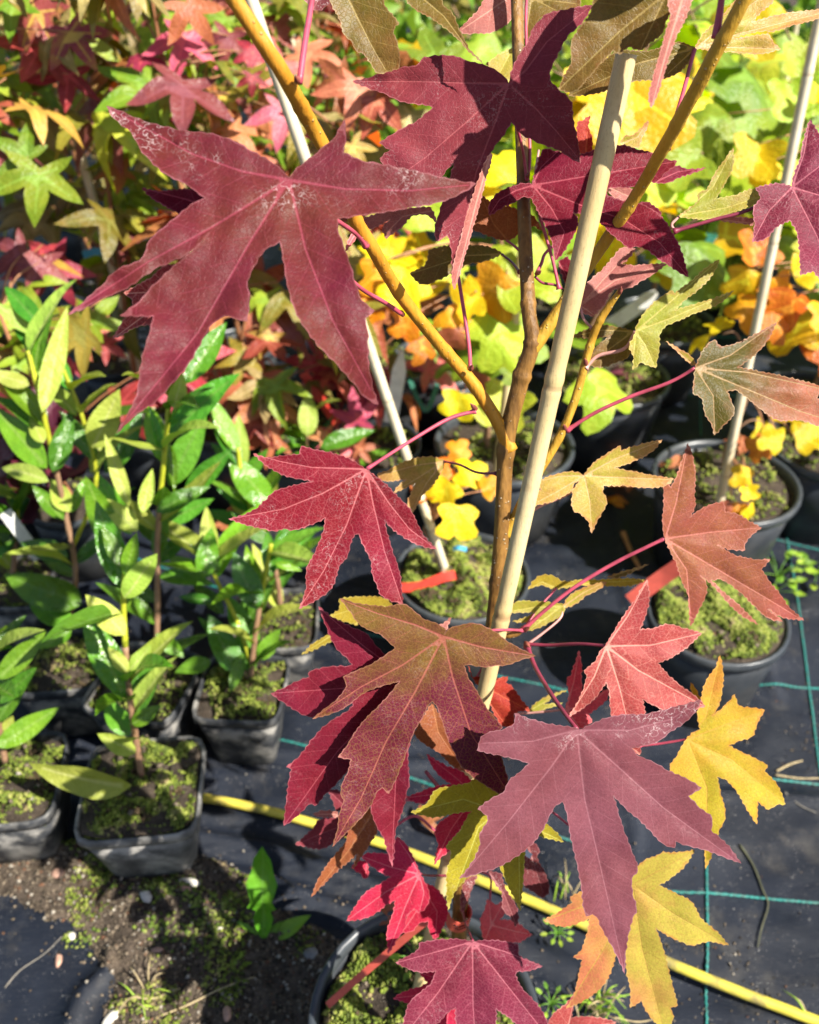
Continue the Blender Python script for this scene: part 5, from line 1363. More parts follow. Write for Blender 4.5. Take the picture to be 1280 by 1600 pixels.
def put_leaf(tmpl, base, tip, normal, mat, parent, wide=1., name='leaf'):
    """one leaf of its own: base and tip are points of the place"""
    base, tip = Vector(base), Vector(tip)
    y = tip - base
    L = max(y.length, 1e-4)
    y.normalize()
    z = Vector(normal)
    z = z - y * z.dot(y)
    if z.length < 1e-3: z = Vector((0, 0, 1)) - y * y.z
    z.normalize()
    x = y.cross(z)
    o = bpy.data.objects.new(name, tmpl)
    COL.objects.link(o)
    o.rotation_euler = Matrix((x, y, z)).transposed().to_euler()
    o.scale = (L * wide, L, L)
    o.material_slots[0].link = 'OBJECT'
    o.material_slots[0].material = mat
    o.parent = parent
    o.location = base - wloc(parent)
    return o


def stem(parent, pts, r0, r1, mat, name='stem', n=24, sides=8):
    return tube(name, pts, [r0, (r0 + r1) / 2, r1], mat, parent, n=n, sides=sides, rfun=lambda t, a: 1 + .06 * math.sin(t * 90))


def near(pts, q):
    best, bd = None, 9
    for a, b in zip(pts[:-1], pts[1:]):
        for k in range(5):
            w = Vector(a).lerp(Vector(b), k / 5)
            d = (w - q).length + max(0, w.z - q.z) * 1.5
            if d < bd: best, bd = w, d
    return best


R = random.Random(4)
TOCAM = Vector((0, -.75, .65))


def jit(v, s): return Vector((v[0] + R.gauss(0, s), v[1] + R.gauss(0, s), v[2] + R.gauss(0, s)))

# unseen crown leaves, added on the sun's side to cast shade on those below
for (x, y, d, up, ang, sz, mt) in ((822, 185, .5, .125, 215, .056, 'olive'), (1030, 400, .548, .17, 40, .035, 'plum2')):
    c = P(x, y, d) + SUN * up
    a = math.radians(ang)
    sx_ = SUN.cross(Vector((0, 0, 1))).normalized(); sy_ = SUN.cross(sx_)
    put = sx_ * math.cos(a) + sy_ * math.sin(a)
    o = bpy.data.objects.new('leaf', STAR[0]); COL.objects.link(o)
    z_ = (SUN + Vector((.1, .1, .1))).normalized(); y_ = (put - z_ * put.dot(z_)).normalized()
    o.rotation_euler = Matrix((y_.cross(z_), y_, z_)).transposed().to_euler()
    o.scale = (sz, sz, sz); o.parent = tree; o.location = c - wloc(tree)
    o.material_slots[0].link = 'OBJECT'; o.material_slots[0].material = LM[mt]
    tube('petiole', [P(1200, -75, .397), P(1200, -75, .397).lerp(c, .5) + Vector((0, 0, .01)), c], [.0013, .001], M_PET, tree, n=10, sides=6)

# ------------------------------------------------------------------ cherry laurels in small square pots
def laurel(label, stems, leaves, fill=6, base=None):
    """stems: lists of (px, py, depth); leaves: (base px, tip px, tone, shape, depth shift)"""
    S = [[P(*q) for q in s] for s in stems]
    b = S[0][0]
    t = thing('cherry_laurel', b, label, 'shrub')
    for k, s in enumerate(S):
        m = len(s) // 2
        if k == 0:
            stem(t, s[:m + 1], .0042, .0034, M_WOOD, 'stem')
            stem(t, s[m:], .0034, .0028, M_STEM, 'stem')
        else: stem(t, s, .0032, .0026, M_STEM, 'stem')
    allp = [q for s in S for q in s]
    for (bx, by), (tx, ty), tone, shp, dd in leaves:
        # depth of the nearest stem point
        best = min(((abs(px - bx) + abs(py - by)), d) for s in stems for px, py, d in s)
        d = best[1] + dd
        sp = min(((px - bx) ** 2 + (py - by) ** 2, d2) for s in stems for px, py, d2 in s)
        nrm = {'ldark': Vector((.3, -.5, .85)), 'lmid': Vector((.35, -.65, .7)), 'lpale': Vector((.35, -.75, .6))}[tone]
        tm = (LAURW if shp == 'w' else LAUR)[R.randrange(2 if shp == 'w' else 4)]
        L = math.hypot(tx - bx, ty - by) * d / FPX
        put_leaf(tm, P(bx, by, d), P(tx, ty, d - R.uniform(-.25, .35) * L), jit(nrm, .18), FL[tone], t, 1.15 if shp != 'n' else .7)
    for _ in range(int(fill * 1.1) + 5):
        s = R.choice(S)
        k = R.randrange(len(s) - 1)
        q = s[k].lerp(s[k + 1], R.random())
        a = R.uniform(0, 6.28)
        dv = Vector((math.cos(a), math.sin(a), R.uniform(.5, 1.5))).normalized()
        L = R.uniform(.075, .115)
        put_leaf(R.choice(LAUR), q, q + dv * L, Vector((0, 0, 1)) - dv * .5, FL[R.choice(('ldark', 'ldark', 'lmid', 'lmid', 'lpale', 'lpale'))], t, 1.05)
    return t


laurel('laurel with a tall yellow stem and the pale upright leaf', [[(104, 990, 1.235), (118, 900, 1.2), (102, 800, 1.15), (80, 700, 1.1), (62, 620, 1.06), (44, 548, 1.04)], [(112, 860, 1.19), (150, 760, 1.14), (132, 662, 1.1), (88, 552, 1.06)]], [
    ((66, 512), (4, 440), 'ldark', 'o', .03), ((60, 522), (-12, 472), 'lpale', 'o', .04), ((66, 645), (106, 480), 'lpale', 'n', -.02), ((46, 602), (-18, 578), 'lpale', 'w', 0), ((74, 732), (-8, 636), 'lmid', 'o', -.02),
    ((76, 752), (-6, 722), 'lpale', 'o', -.04), ((68, 692), (46, 650), 'lpale', 'w', -.03), ((82, 738), (114, 640), 'ldark', 'o', 0), ((120, 650), (70, 590), 'lpale', 'o', 0), ((100, 600), (84, 548), 'lmid', 'n', 0), ((145, 700), (185, 612), 'lpale', 'w', -.02),
    ((142, 740), (180, 612), 'lpale', 'n', .03), ((150, 720), (96, 640), 'ldark', 'o', .02), ((165, 740), (225, 640), 'ldark', 'o', .03), ((110, 800), (76, 745), 'lpale', 'w', -.02), ((100, 812), (52, 760), 'lmid', 'o', -.02), ((112, 800), (130, 752), 'lmid', 'o', 0),
    ((128, 945), (4, 893), 'ldark', 'w', -.03), ((116, 978), (44, 942), 'ldark', 'w', -.05), ((112, 985), (60, 1015), 'lmid', 'w', -.05), ((120, 880), (170, 830), 'ldark', 'o', 0), ((108, 870), (30, 846), 'ldark', 'w', .03), ((118, 900), (60, 870), 'ldark', 'o', .06)], 8)
laurel('laurel whose bright upright leaf touches the largest plum leaf', [[(245, 1052, 1.17), (246, 950, 1.13), (246, 850, 1.1), (250, 780, 1.07), (258, 700, 1.04), (266, 610, 1.01)]], [
    ((290, 600), (354, 500), 'lmid', 'o', .0), ((272, 640), (284, 580), 'lpale', 'w', -.02), ((264, 682), (366, 578), 'ldark', 'o', .02), ((264, 760), (322, 642), 'ldark', 'o', .01), ((252, 705), (236, 632), 'ldark', 'n', 0), ((290, 770), (362, 702), 'ldark', 'o', .03),
    ((244, 800), (322, 758), 'ldark', 'o', -.02), ((222, 802), (238, 732), 'lpale', 'o', -.03), ((202, 792), (164, 678), 'lpale', 'n', -.02), ((182, 862), (134, 742), 'lmid', 'o', -.03), ((215, 830), (160, 778), 'lpale', 'w', -.04), ((205, 835), (150, 740), 'lmid', 'o', -.02), ((246, 820), (336, 780), 'ldark', 'o', .02), ((240, 880), (300, 830), 'ldark', 'o', .02),
    ((262, 690), (276, 772), 'lmid', 'n', .02), ((250, 850), (200, 790), 'ldark', 'o', .04), ((248, 900), (330, 905), 'ldark', 'o', .04), ((244, 990), (288, 1028), 'lmid', 'w', -.02), ((246, 940), (180, 900), 'ldark', 'o', .06)], 8)
laurel('mossy-potted laurel with one long bright leaf spread low', [[(222, 1218, 1.055), (212, 1150, 1.03), (203, 1090, 1.0), (196, 1010, .97), (193, 940, .95), (196, 880, .93)]], [
    ((196, 992), (134, 928), 'lpale', 'w', -.03), ((194, 935), (246, 868), 'lpale', 'w', -.02), ((200, 1050), (170, 1012), 'lpale', 'w', -.03), ((202, 1048), (236, 1008), 'lpale', 'w', -.03), ((197, 1092), (130, 955), 'lmid', 'o', 0), ((210, 1122), (250, 1000), 'ldark', 'o', .01), ((206, 1132), (250, 1104), 'lmid', 'w', -.02),
    ((203, 1150), (160, 1088), 'ldark', 'w', .01), ((213, 1176), (152, 1148), 'lpale', 'w', -.03), ((206, 1228), (40, 1206), 'lpale', 'o', -.05), ((195, 900), (215, 830), 'lmid', 'o', 0), ((192, 890), (160, 820), 'lmid', 'o', 0), ((195, 960), (206, 900), 'lmid', 'n', .02)], 2)
laurel('darker laurel in the sunlit square pot', [[(392, 1056, 1.175), (398, 1000, 1.15), (408, 930, 1.12), (424, 850, 1.09)], [(394, 1040, 1.17), (370, 970, 1.15), (338, 905, 1.12), (318, 852, 1.1)]], [
    ((318, 902), (332, 826), 'lmid', 'w', -.02), ((402, 952), (368, 862), 'ldark', 'w', -.02), ((424, 902), (418, 826), 'ldark', 'o', 0), ((332, 940), (278, 930), 'ldark', 'o', 0), ((368, 1050), (330, 960), 'ldark', 'w', -.02), ((388, 1000), (358, 930), 'ldark', 'w', .0), ((330, 1032), (272, 1052), 'ldark', 'w', -.02),
    ((405, 1030), (436, 985), 'ldark', 'w', -.01), ((330, 900), (258, 868), 'ldark', 'o', .02), ((345, 900), (300, 840), 'lmid', 'o', .0), ((430, 880), (470, 890), 'lmid', 'o', .02), ((416, 900), (448, 830), 'ldark', 'o', .02), ((380, 1020), (360, 1082), 'ldark', 'o', -.02), ((350, 960), (300, 905), 'ldark', 'o', .01), ((400, 1000), (372, 960), 'ldark', 'w', .03)], 10)
laurel('laurel at the picture edge with thick dark leaves over mossy soil', [[(8, 1190, 1.06), (-6, 1110, 1.02), (-18, 1030, .98), (-26, 960, .95)]], [
    ((-4, 1062), (74, 985), 'lmid', 'o', -.02), ((-6, 1098), (62, 1042), 'ldark', 'o', -.02), ((-6, 1168), (94, 1104), 'lmid', 'o', -.03), ((-10, 1020), (36, 960), 'ldark', 'o', 0), ((-6, 1130), (40, 1060), 'ldark', 'o', .0), ((0, 1160), (20, 1120), 'lpale', 'w', -.02), ((-12, 1010), (20, 1010), 'ldark', 'w', .0)], 4)
laurel('laurel with the single bright leaf beside the crimson leaf', [[(440, 960, 1.27), (430, 890, 1.23), (402, 820, 1.19), (380, 760, 1.17), (372, 700, 1.15)]], [
    ((425, 795), (358, 706), 'lmid', 'w', -.04), ((430, 862), (470, 800), 'ldark', 'o', 0), ((420, 850), (360, 800), 'ldark', 'o', 0), ((432, 880), (486, 880), 'ldark', 'o', 0), ((400, 800), (340, 762), 'ldark', 'o', 0), ((395, 820), (320, 800), 'ldark', 'o', .02), ((380, 750), (420, 700), 'ldark', 'o', .03), ((376, 740), (330, 690), 'ldark', 'o', .02)], 6)
laurel('laurel behind the leaves with the round pale leaf', [[(478, 720, 1.5), (480, 680, 1.45), (481, 650, 1.42)]], [
    ((481, 682), (482, 612), 'lpale', 'w', -.06), ((500, 700), (586, 668), 'ldark', 'o', -.05), ((530, 725), (612, 705), 'ldark', 'o', -.04), ((470, 700), (440, 660), 'ldark', 'o', 0), ((478, 716), (520, 700), 'ldark', 'o', 0)], 2)
laurel('laurel deep in shade by the white tag', [[(20, 900, 1.33), (24, 840, 1.3), (30, 770, 1.27)]], [((20, 850), (-40, 820), 'ldark', 'w', 0), ((26, 860), (90, 850), 'ldark', 'o', 0), ((20, 830), (60, 790), 'ldark', 'o', 0), ((26, 840), (-20, 880), 'ldark', 'o', 0)], 8)

# ------------------------------------------------------------------ star-leaved saplings behind the laurels
def sapling(name, cat, label, base, height, lean, kinds, leaves, shapes, nbr=8, per=6, size=(.06, .095), blen=(.10, .22), z0=.3, hand=(), hd=1.4, woodmat=None, group=None, droop=.5):
    """a potted young tree: trunk, side branches, single leaves; hand: (px, py, size px, depth, tip angle, tone)"""
    base = Vector(base)
    top = base + Vector((lean[0], lean[1], height))
    if shapes is TULIP: size = (size[0] * 1.2, size[1] * 1.2)
    pts = [base.lerp(top, k / 5) + Vector((R.gauss(0, .008), R.gauss(0, .008), 0)) * (1 if 0 < k else 0) for k in range(6)]
    t = thing(name, base, label, cat, group)
    stem(t, pts, .0055, .0028, woodmat or M_WOOD2, 'trunk', 24, 8)
    for k in range(nbr):
        f = z0 + (1 - z0) * (k + R.random()) / nbr
        q = pts[0].lerp(pts[-1], f)
        a = k * 2.4 + R.uniform(-.5, .5)
        L = R.uniform(*blen) * (1.15 - .5 * f)
        e = q + Vector((math.cos(a) * L, math.sin(a) * L, L * R.uniform(.25, .9)))
        stem(t, [q, q.lerp(e, .5) + Vector((0, 0, .012)), e], .0022, .0012, woodmat or M_WOOD2, 'branch', 8, 5)
        for j in range(per):
            u = (j + 1.0) / per
            w = q.lerp(e, u)
            b2 = R.uniform(0, 6.28)
            dv = Vector((math.cos(b2), math.sin(b2), R.uniform(-.9, .35)))
            dv = (dv + Vector((math.cos(a), math.sin(a), 0)) * .5).normalized()
            S = R.uniform(*size)
            st = w + dv * S * R.uniform(.3, .7)
            nr = jit(Vector((0, -.35, .9)), .35)
            put_leaf(R.choice(shapes), st, st + dv * S, nr, FL[R.choice(kinds)], t, R.uniform(.85, 1.1))
    for px, py, sp, d, ang, tone in hand:
        S = sp * d / FPX * .62
        c = P(px, py, d)
        dv = (RGT * math.cos(math.radians(ang)) + UPV * math.sin(math.radians(ang)) + FWD * R.uniform(-.3, .3)).normalized()
        b = c - dv * S * .15
        n = near(pts, b)
        put_leaf(R.choice(shapes[:4]), b, b + dv * S, jit(-FWD + Vector((.15, 0, .35)), .22), FL[tone], t, R.uniform(.9, 1.1))
        if (n - b).length > .03:
            stem(t, [n, n.lerp(b, .5) + Vector((0, 0, .015)), b], .0017, .0009, M_STALK, 'branch', 8, 5)
    return t


OLV = ('olive', 'olive', 'green', 'green', 'buff', 'gold', 'olive', 'lime')
MIX = ('olive', 'salmon', 'buff', 'gold', 'brick', 'green', 'olive', 'green', 'maroon', 'lime')
REDS = ('red', 'maroon', 'brick', 'olive', 'green', 'green', 'buff', 'olive', 'salmon', 'brick')
SAL = ('salmon', 'brick', 'buff', 'olive', 'green')
ST = 'sweetgum_sapling'
star = lambda label, x, y, h, kinds, hand=(), **k: sapling(ST, 'tree', label, (x, y, .12), h, (R.uniform(-.06, .06), R.uniform(-.05, .05)), kinds, None, STAR, hand=hand, **k)
star('star-leaved sapling with the two-toned yellow and maroon top leaf', -.70, 1.26, .70, MIX, [(50, 30, 150, 1.2, 235, 'twotone'), (115, 60, 120, 1.2, 300, 'twotone'), (60, 285, 150, 1.15, 265, 'green'), (35, 240, 110, 1.16, 150, 'green'), (105, 125, 105, 1.25, 262, 'red'), (-10, 210, 110, 1.3, 200, 'maroon')])
star('star-leaved sapling with the bright pink drooping leaf behind the orange branch', -.31, 1.36, .82, REDS, [(288, 70, 130, 1.25, 262, 'pink'), (300, 20, 110, 1.2, 300, 'brick'), (440, 185, 120, 1.2, 258, 'pink'), (430, 110, 110, 1.3, 100, 'pink'), (390, 85, 70, 1.25, 200, 'red'), (480, 90, 120, 1.35, 340, 'salmon'), (355, 65, 90, 1.3, 250, 'maroon'), (420, 40, 120, 1.4, 180, 'brick'), (395, 125, 50, 1.2, 270, 'red')], nbr=9)
star('olive-leaved sapling with greenish drooping leaves above the largest plum leaf', -.50, 1.42, .74, OLV, [(215, 150, 110, 1.3, 280, 'gold'), (170, 110, 100, 1.35, 180, 'olive'), (320, 165, 90, 1.35, 230, 'green'), (345, 155, 80, 1.36, 250, 'gold'), (185, 270, 90, 1.35, 200, 'brick'), (130, 510, 120, 1.32, 230, 'olive'), (115, 525, 100, 1.33, 300, 'salmon'), (370, 210, 100, 1.3, 310, 'salmon'), (250, 90, 100, 1.4, 330, 'olive')], nbr=9)
star('sapling with curled orange-brown leaves by the vermilion strip', -.085, 1.3, .62, SAL, [(555, 150, 120, 1.15, 250, 'salmon'), (595, 160, 110, 1.15, 310, 'salmon'), (555, 235, 80, 1.15, 300, 'gold'), (530, 130, 90, 1.2, 200, 'brick')], nbr=6, per=5)
star('low sapling shedding salmon leaves over the dark pots', -.22, 1.33, .30, SAL, [(420, 640, 130, 1.4, 268, 'salmon'), (395, 660, 110, 1.4, 240, 'brick'), (400, 590, 100, 1.42, 80, 'salmon'), (375, 560, 95, 1.4, 190, 'olive'), (420, 530, 70, 1.4, 240, 'gold'), (420, 690, 90, 1.42, 262, 'brick')], nbr=4, per=4, blen=(.05, .1))
star('tiny sapling of red star leaves beside the slanting cane', -.05, 1.38, .16, ('red', 'pink', 'salmon'), [(555, 650, 85, 1.42, 100, 'red'), (520, 690, 60, 1.45, 200, 'pink'), (545, 705, 60, 1.45, 300, 'pink'), (565, 700, 55, 1.44, 10, 'salmon'), (505, 680, 50, 1.45, 120, 'salmon')], nbr=3, per=4, blen=(.05, .09))
star('yellow-green star-leaved sapling behind the laurel tips', -.56, 1.18, .36, ('olive', 'gold', 'red', 'green'), [(125, 525, 130, 1.2, 200, 'olive'), (150, 500, 100, 1.22, 60, 'green'), (112, 575, 60, 1.25, 250, 'red'), (170, 540, 60, 1.25, 330, 'red'), (60, 420, 110, 1.3, 265, 'maroon'), (30, 400, 100, 1.3, 220, 'maroon')], nbr=4, per=4)
for lb, x, y, h, kn in (
        ('maroon-tinged sapling at the picture edge behind the green star leaf', -.92, 1.55, .78, ('maroon', 'brick', 'olive', 'green')),
        ('mixed olive and salmon sapling behind the bleached cane', -.62, 1.66, .82, OLV),
        ('rust and olive sapling behind the bright pink leaves', -.36, 1.72, .84, MIX),
        ('red-brown sapling behind the white slanting cane', -.12, 1.75, .78, REDS),
        ('tall olive sapling in the second row at the picture edge', -1.05, 1.95, .95, OLV),
        ('tall brick and gold sapling in the second row behind the two-toned leaf', -.74, 2.02, .92, SAL),
        ('tall reddish sapling in the second row behind the drooping pink leaf', -.44, 2.08, .95, REDS),
        ('tall salmon sapling in the second row behind the orange branch', -.17, 2.1, .9, SAL),
        ('far olive sapling by the dark gap at the top', -.95, 2.5, .9, OLV),
        ('far reddish sapling by the dark gap at the top', -.52, 2.55, .95, MIX),
        ('far brick-red sapling behind the pink stalk', -.2, 2.6, .9, REDS)):
    star(lb, x, y, h, kn, nbr=10, per=7, size=(.045, .08))

# ------------------------------------------------------------------ tulip trees on the sunny side
TK = ('yellow', 'lime', 'lime', 'tgreen', 'tgreen')
GK = ('lime', 'tgreen', 'lime', 'tgreen', 'tgreen')
OK_ = ('orange', 'yellow', 'lime', 'brick')
tulip = lambda label, base, h, kinds, hand=(), **k: sapling('tulip_tree', 'tree', label, base, h, (R.uniform(-.04, .04), R.uniform(-.04, .04)), kinds, None, TULIP, hand=hand, woodmat=M_WOOD, **k)
tulip('small tulip tree with umbrella-like yellow leaves in the red-taped pot', (POT_C.x - .02, POT_C.y, .15), .13, ('yellow',), [(715, 800, 105, 1.16, 268, 'yellow'), (690, 745, 75, 1.19, 110, 'orange'), (735, 752, 85, 1.18, 80, 'yellow'), (758, 765, 60, 1.18, 20, 'orange'), (700, 760, 85, 1.17, 240, 'yellow'), (668, 770, 60, 1.19, 200, 'orange'), (720, 712, 60, 1.22, 100, 'orange')], nbr=0)
tulip('tulip tree with small folded yellow leaves beside the weathered cane', (POT_D.x + .012, POT_D.y + .02, .15), .26, ('yellow',), [(1252, 685, 95, 1.28, 10, 'yellow'), (1215, 690, 70, 1.28, 160, 'yellow'), (1195, 695, 60, 1.29, 200, 'orange'), (1163, 735, 62, 1.33, 260, 'yellow'), (1168, 765, 45, 1.33, 280, 'yellow'), (1160, 792, 48, 1.34, 260, 'orange'), (1172, 795, 50, 1.33, 300, 'yellow'), (1140, 790, 40, 1.34, 240, 'brick')], nbr=2, per=2, size=(.03, .04), blen=(.04, .06))
tulip('tulip tree of yellow and burnt orange leaves behind the forked trunk', (POT_E.x - .03, POT_E.y, .15), .42, TK, [(640, 440, 120, 1.2, 240, 'yellow'), (590, 420, 110, 1.22, 270, 'orange'), (580, 490, 90, 1.22, 220, 'orange'), (610, 400, 90, 1.23, 140, 'yellow'), (700, 490, 90, 1.25, 300, 'orange'), (712, 520, 70, 1.25, 270, 'brick'), (785, 440, 130, 1.22, 230, 'orange'), (745, 465, 90, 1.24, 200, 'yellow'), (785, 540, 95, 1.25, 260, 'lime'), (800, 580, 60, 1.26, 280, 'tgreen'), (720, 622, 80, 1.3, 250, 'yellow'), (748, 588, 55, 1.3, 250, 'brick'), (658, 535, 70, 1.25, 300, 'orange'), (700, 430, 90, 1.25, 80, 'lime'), (670, 350, 110, 1.25, 90, 'lime'), (690, 380, 80, 1.25, 330, 'lime'), (640, 500, 80, 1.26, 250, 'orange')], nbr=4, per=4)
tulip('tulip tree with the big pure yellow leaf behind the cane top', (POT_F.x - .04, POT_F.y, .15), .62, ('yellow', 'yellow', 'lime', 'tgreen'), [(985, 130, 260, 1.15, 272, 'yellow'), (960, 190, 150, 1.18, 200, 'yellow'), (940, 210, 130, 1.22, 230, 'yellow'), (1035, 150, 100, 1.22, 20, 'yellow'), (790, 275, 110, 1.2, 100, 'yellow'), (775, 300, 90, 1.22, 250, 'yellow'), (1085, 245, 150, 1.3, 200, 'tgreen'), (1080, 395, 100, 1.4, 260, 'yellow'), (1055, 415, 80, 1.4, 220, 'yellow'), (1005, 150, 110, 1.25, 90, 'yellow'), (1020, 290, 90, 1.3, 300, 'lime')], nbr=6, per=4)
tulip('tulip tree with the lime-green leaf against the far cane', (.78, 1.50, .14), .58, GK, [(1185, 235, 130, 1.3, 250, 'yellow'), (1200, 255, 100, 1.3, 210, 'yellow'), (1235, 140, 130, 1.28, 280, 'lime'), (1250, 110, 100, 1.28, 90, 'lime'), (1130, 180, 110, 1.4, 200, 'tgreen'), (1230, 270, 90, 1.32, 300, 'lime'), (1275, 155, 60, 1.25, 80, 'yellow')], nbr=8, per=5)
tulip('orange-leaved tulip tree behind the weathered cane', (.82, 1.30, .14), .40, OK_, [(1180, 405, 110, 1.3, 95, 'orange'), (1170, 430, 90, 1.31, 250, 'yellow'), (1240, 470, 120, 1.28, 250, 'orange'), (1180, 475, 90, 1.31, 220, 'orange'), (1250, 430, 90, 1.28, 20, 'yellow'), (1215, 440, 90, 1.3, 300, 'orange'), (1285, 480, 90, 1.27, 280, 'orange'), (1095, 440, 80, 1.5, 210, 'brick'), (1270, 390, 90, 1.3, 80, 'lime'), (1215, 500, 80, 1.29, 260, 'orange')], nbr=5, per=4)
for lb, x, y, h, kn in (
        ('green tulip tree in the far row behind the ochre branch', .55, 1.85, .62, GK),
        ('lime tulip tree in the far row at the picture edge', 1.08, 1.9, .62, GK),
        ('yellow tulip tree in the far row behind the trunk', .12, 1.75, .52, TK),
        ('yellow and orange tulip tree behind the olive leaf', .30, 1.95, .6, TK),
        ('orange tulip tree by the picture edge over the dark cloth', 1.12, 1.5, .42, OK_),
        ('mixed tulip tree at the back beside the teal rail', .85, 2.2, .5, TK)):
    tulip(lb, (x, y, .12), h, kn, nbr=7, per=3, size=(.075, .11), blen=(.14, .26))

# a dark purple-leaved plant between the laurels
pp = thing('heuchera', G(20, 860, .1), 'dark purple-leaved plant in the gap behind the laurel stems', 'plant')
for k in range(46):
    a, rr = R.uniform(0, 6.28), R.uniform(.02, .12)
    c = P(70 + 60 * math.cos(a) * rr / .12, 690 + 95 * math.sin(a) * rr / .12, 1.28 + R.uniform(-.05, .08))
    put_leaf(R.choice(TULIP), c, c + jit((0, -.03, .01), .02), jit((0, -.5, .8), .3), FL['purple'], pp)
stem(pp, [G(20, 860, .1), P(50, 740, 1.33), P(70, 690, 1.3)], .004, .002, M_WOOD, 'stem')

# the pots those saplings stand in, mostly lost in their shade
for (x, y) in ((-.70, 1.26), (-.31, 1.36), (-.50, 1.42), (-.085, 1.3), (-.22, 1.33), (-.56, 1.18), (-.92, 1.55), (-.62, 1.66), (-.36, 1.72), (-.12, 1.75), (-1.05, 1.95), (-.74, 2.02), (-.44, 2.08), (-.17, 2.1), (-.95, 2.5), (-.52, 2.55), (-.2, 2.6)):
    if (Vector((x, y, 0)) - POT_H).length > .1: pot(Vector((x, y, 0)), .075, .145, 'black pot in the shade under the star-leaved saplings', moss=40, grain=.004, fill=.88, group='pots under the star-leaved saplings')
for (x, y) in ((.78, 1.50), (.82, 1.30), (.55, 1.85), (1.08, 1.9), (.12, 1.75), (.30, 1.95), (1.12, 1.5), (.85, 2.2)):
    pot(Vector((x, y, 0)), .085, .155, 'black pot in the shade under the far tulip trees', moss=40, grain=.004, fill=.88, group='pots under the far tulip trees')

# ------------------------------------------------------------------ shrubs and grasses at the back
def back_shrub(label, x, y, h, r, n, tone, size=.05, shapes=None):
    t = thing('leafy_shrub', (x, y, 0), label, 'shrub')
    rr = random.Random(int(x * 100 + y * 1000))
    for k in range(5):
        a = rr.uniform(0, 6.28)
        stem(t, [Vector((x, y, 0)), Vector((x + math.cos(a) * r * .4, y + math.sin(a) * r * .4, h * .5)), Vector((x + math.cos(a) * r * .8, y + math.sin(a) * r * .8, h * .9))], .007, .003, M_WOOD, 'stem', 10, 6)
    vs_, fs = [], []
    for k in range(n):
        u = rr.random() ** .45
        a, b = rr.uniform(0, 6.28), math.acos(rr.uniform(-.4, 1))
        lump = 1 + .28 * noise.noise(Vector((math.cos(a) * 1.7 + x, math.sin(a) * 1.7 + y, b * 1.5)))
        c = Vector((x + r * u * lump * math.sin(b) * math.cos(a), y + r * u * lump * math.sin(b) * math.sin(a), h * .45 + h * .55 * u * lump * math.cos(b)))
        d = Vector((rr.gauss(0, 1), rr.gauss(0, 1), rr.gauss(.2, .7))).normalized()
        w = d.cross(Vector((rr.gauss(0, 1), rr.gauss(0, 1), rr.gauss(0, 1)))).normalized()
        s = size * rr.uniform(.6, 1.3)
        up = d.cross(w) * s * .12
        k0 = len(vs_)
        vs_ += [c, c + d * s * .4 + w * s * .27 + up, c + d * s, c + d * s * .4 - w * s * .27 + up, c + d * s * .45]
        fs += [(k0, k0 + 1, k0 + 4), (k0 + 1, k0 + 2, k0 + 4), (k0 + 2, k0 + 3, k0 + 4), (k0 + 3, k0, k0 + 4)]
    o = link('foliage', mesh('foliage', [Vector(q) - Vector((x, y, 0)) for q in vs_], fs), tone, t, (x, y, 0))
    tag(o, kind='stuff')
    return t


def mass_mat(name, c1, c2):
    N = NT(name)
    a = N.noise(N.co(), 9, 3)
    b = N.n('ShaderNodeNewGeometry').outputs['Random Per Island']
    col = N.mix(N.math('ADD', N.math('MULTIPLY', a, .5), N.math('MULTIPLY', b, .6), True), c1, c2)
    return N.bsdf(col, .4, .4, None, .35)


MS1, MS2, MS3 = mass_mat('shrub_green', (.05, .15, .012), (.26, .42, .03)), mass_mat('shrub_lime', (.16, .28, .02), (.46, .54, .05)), mass_mat('shrub_olive', (.10, .12, .02), (.32, .26, .05))
for lb, x, y, h, r, m in (
        ('bright green shrub behind the trunk at the top edge', .05, 2.35, .75, .42, MS1),
        ('lime-green shrub behind the cane top', .45, 2.7, .7, .42, MS2),
        ('dark green shrub behind the red saplings', -.35, 3.05, .95, .5, MS1),
        ('dull olive shrub at the back of the red saplings', -1.0, 3.1, .95, .5, MS3),
        ('green shrub in the back row past the feathery grass', 1.5, 3.3, .8, .5, MS1),
        ('broad olive-green shrub farthest behind the trunk', .15, 3.6, .95, .6, MS3),
        ('broad green shrub far behind the yellow leaves', .85, 3.7, .9, .6, MS2),
        ('low lime shrub beside the tulip trees at the edge', 1.35, 2.45, .5, .35, MS2),
        ('broad dark shrub in the far corner behind the saplings', -1.5, 3.9, 1.0, .6, MS1)):
    back_shrub(lb, x, y, h, r, 900, m, .07)


def grass_tuft(label, x, y, h, n, m, spread=.22):
    t = thing('grass_tuft', (x, y, 0), label, 'grass')
    rr = random.Random(int(x * 77 + y * 13))
    vs_, fs = [], []
    for k in range(n):
        a = rr.uniform(0, 6.28)
        q = Vector((rr.gauss(0, .03), rr.gauss(0, .03), .05))
        L = h * rr.uniform(.6, 1.1)
        out = Vector((math.cos(a), math.sin(a), 0)) * spread * rr.uniform(.2, 1.2)
        sd = Vector((-math.sin(a), math.cos(a), 0)) * .0028
        pr = None
        for j in range(5):
            u = j / 4
            p = q + out * u ** 1.7 + Vector((0, 0, L * (u - .38 * u ** 3)))
            wdt = sd * (1 - u * .9)
            vs_ += [p - wdt, p + wdt]
            i0 = len(vs_) - 2
            if j: fs.append((i0 - 2, i0 - 1, i0 + 1, i0))
    o = link('blades', mesh('blades', vs_, fs), m, t, (x, y, 0))
    tag(o, kind='stuff')


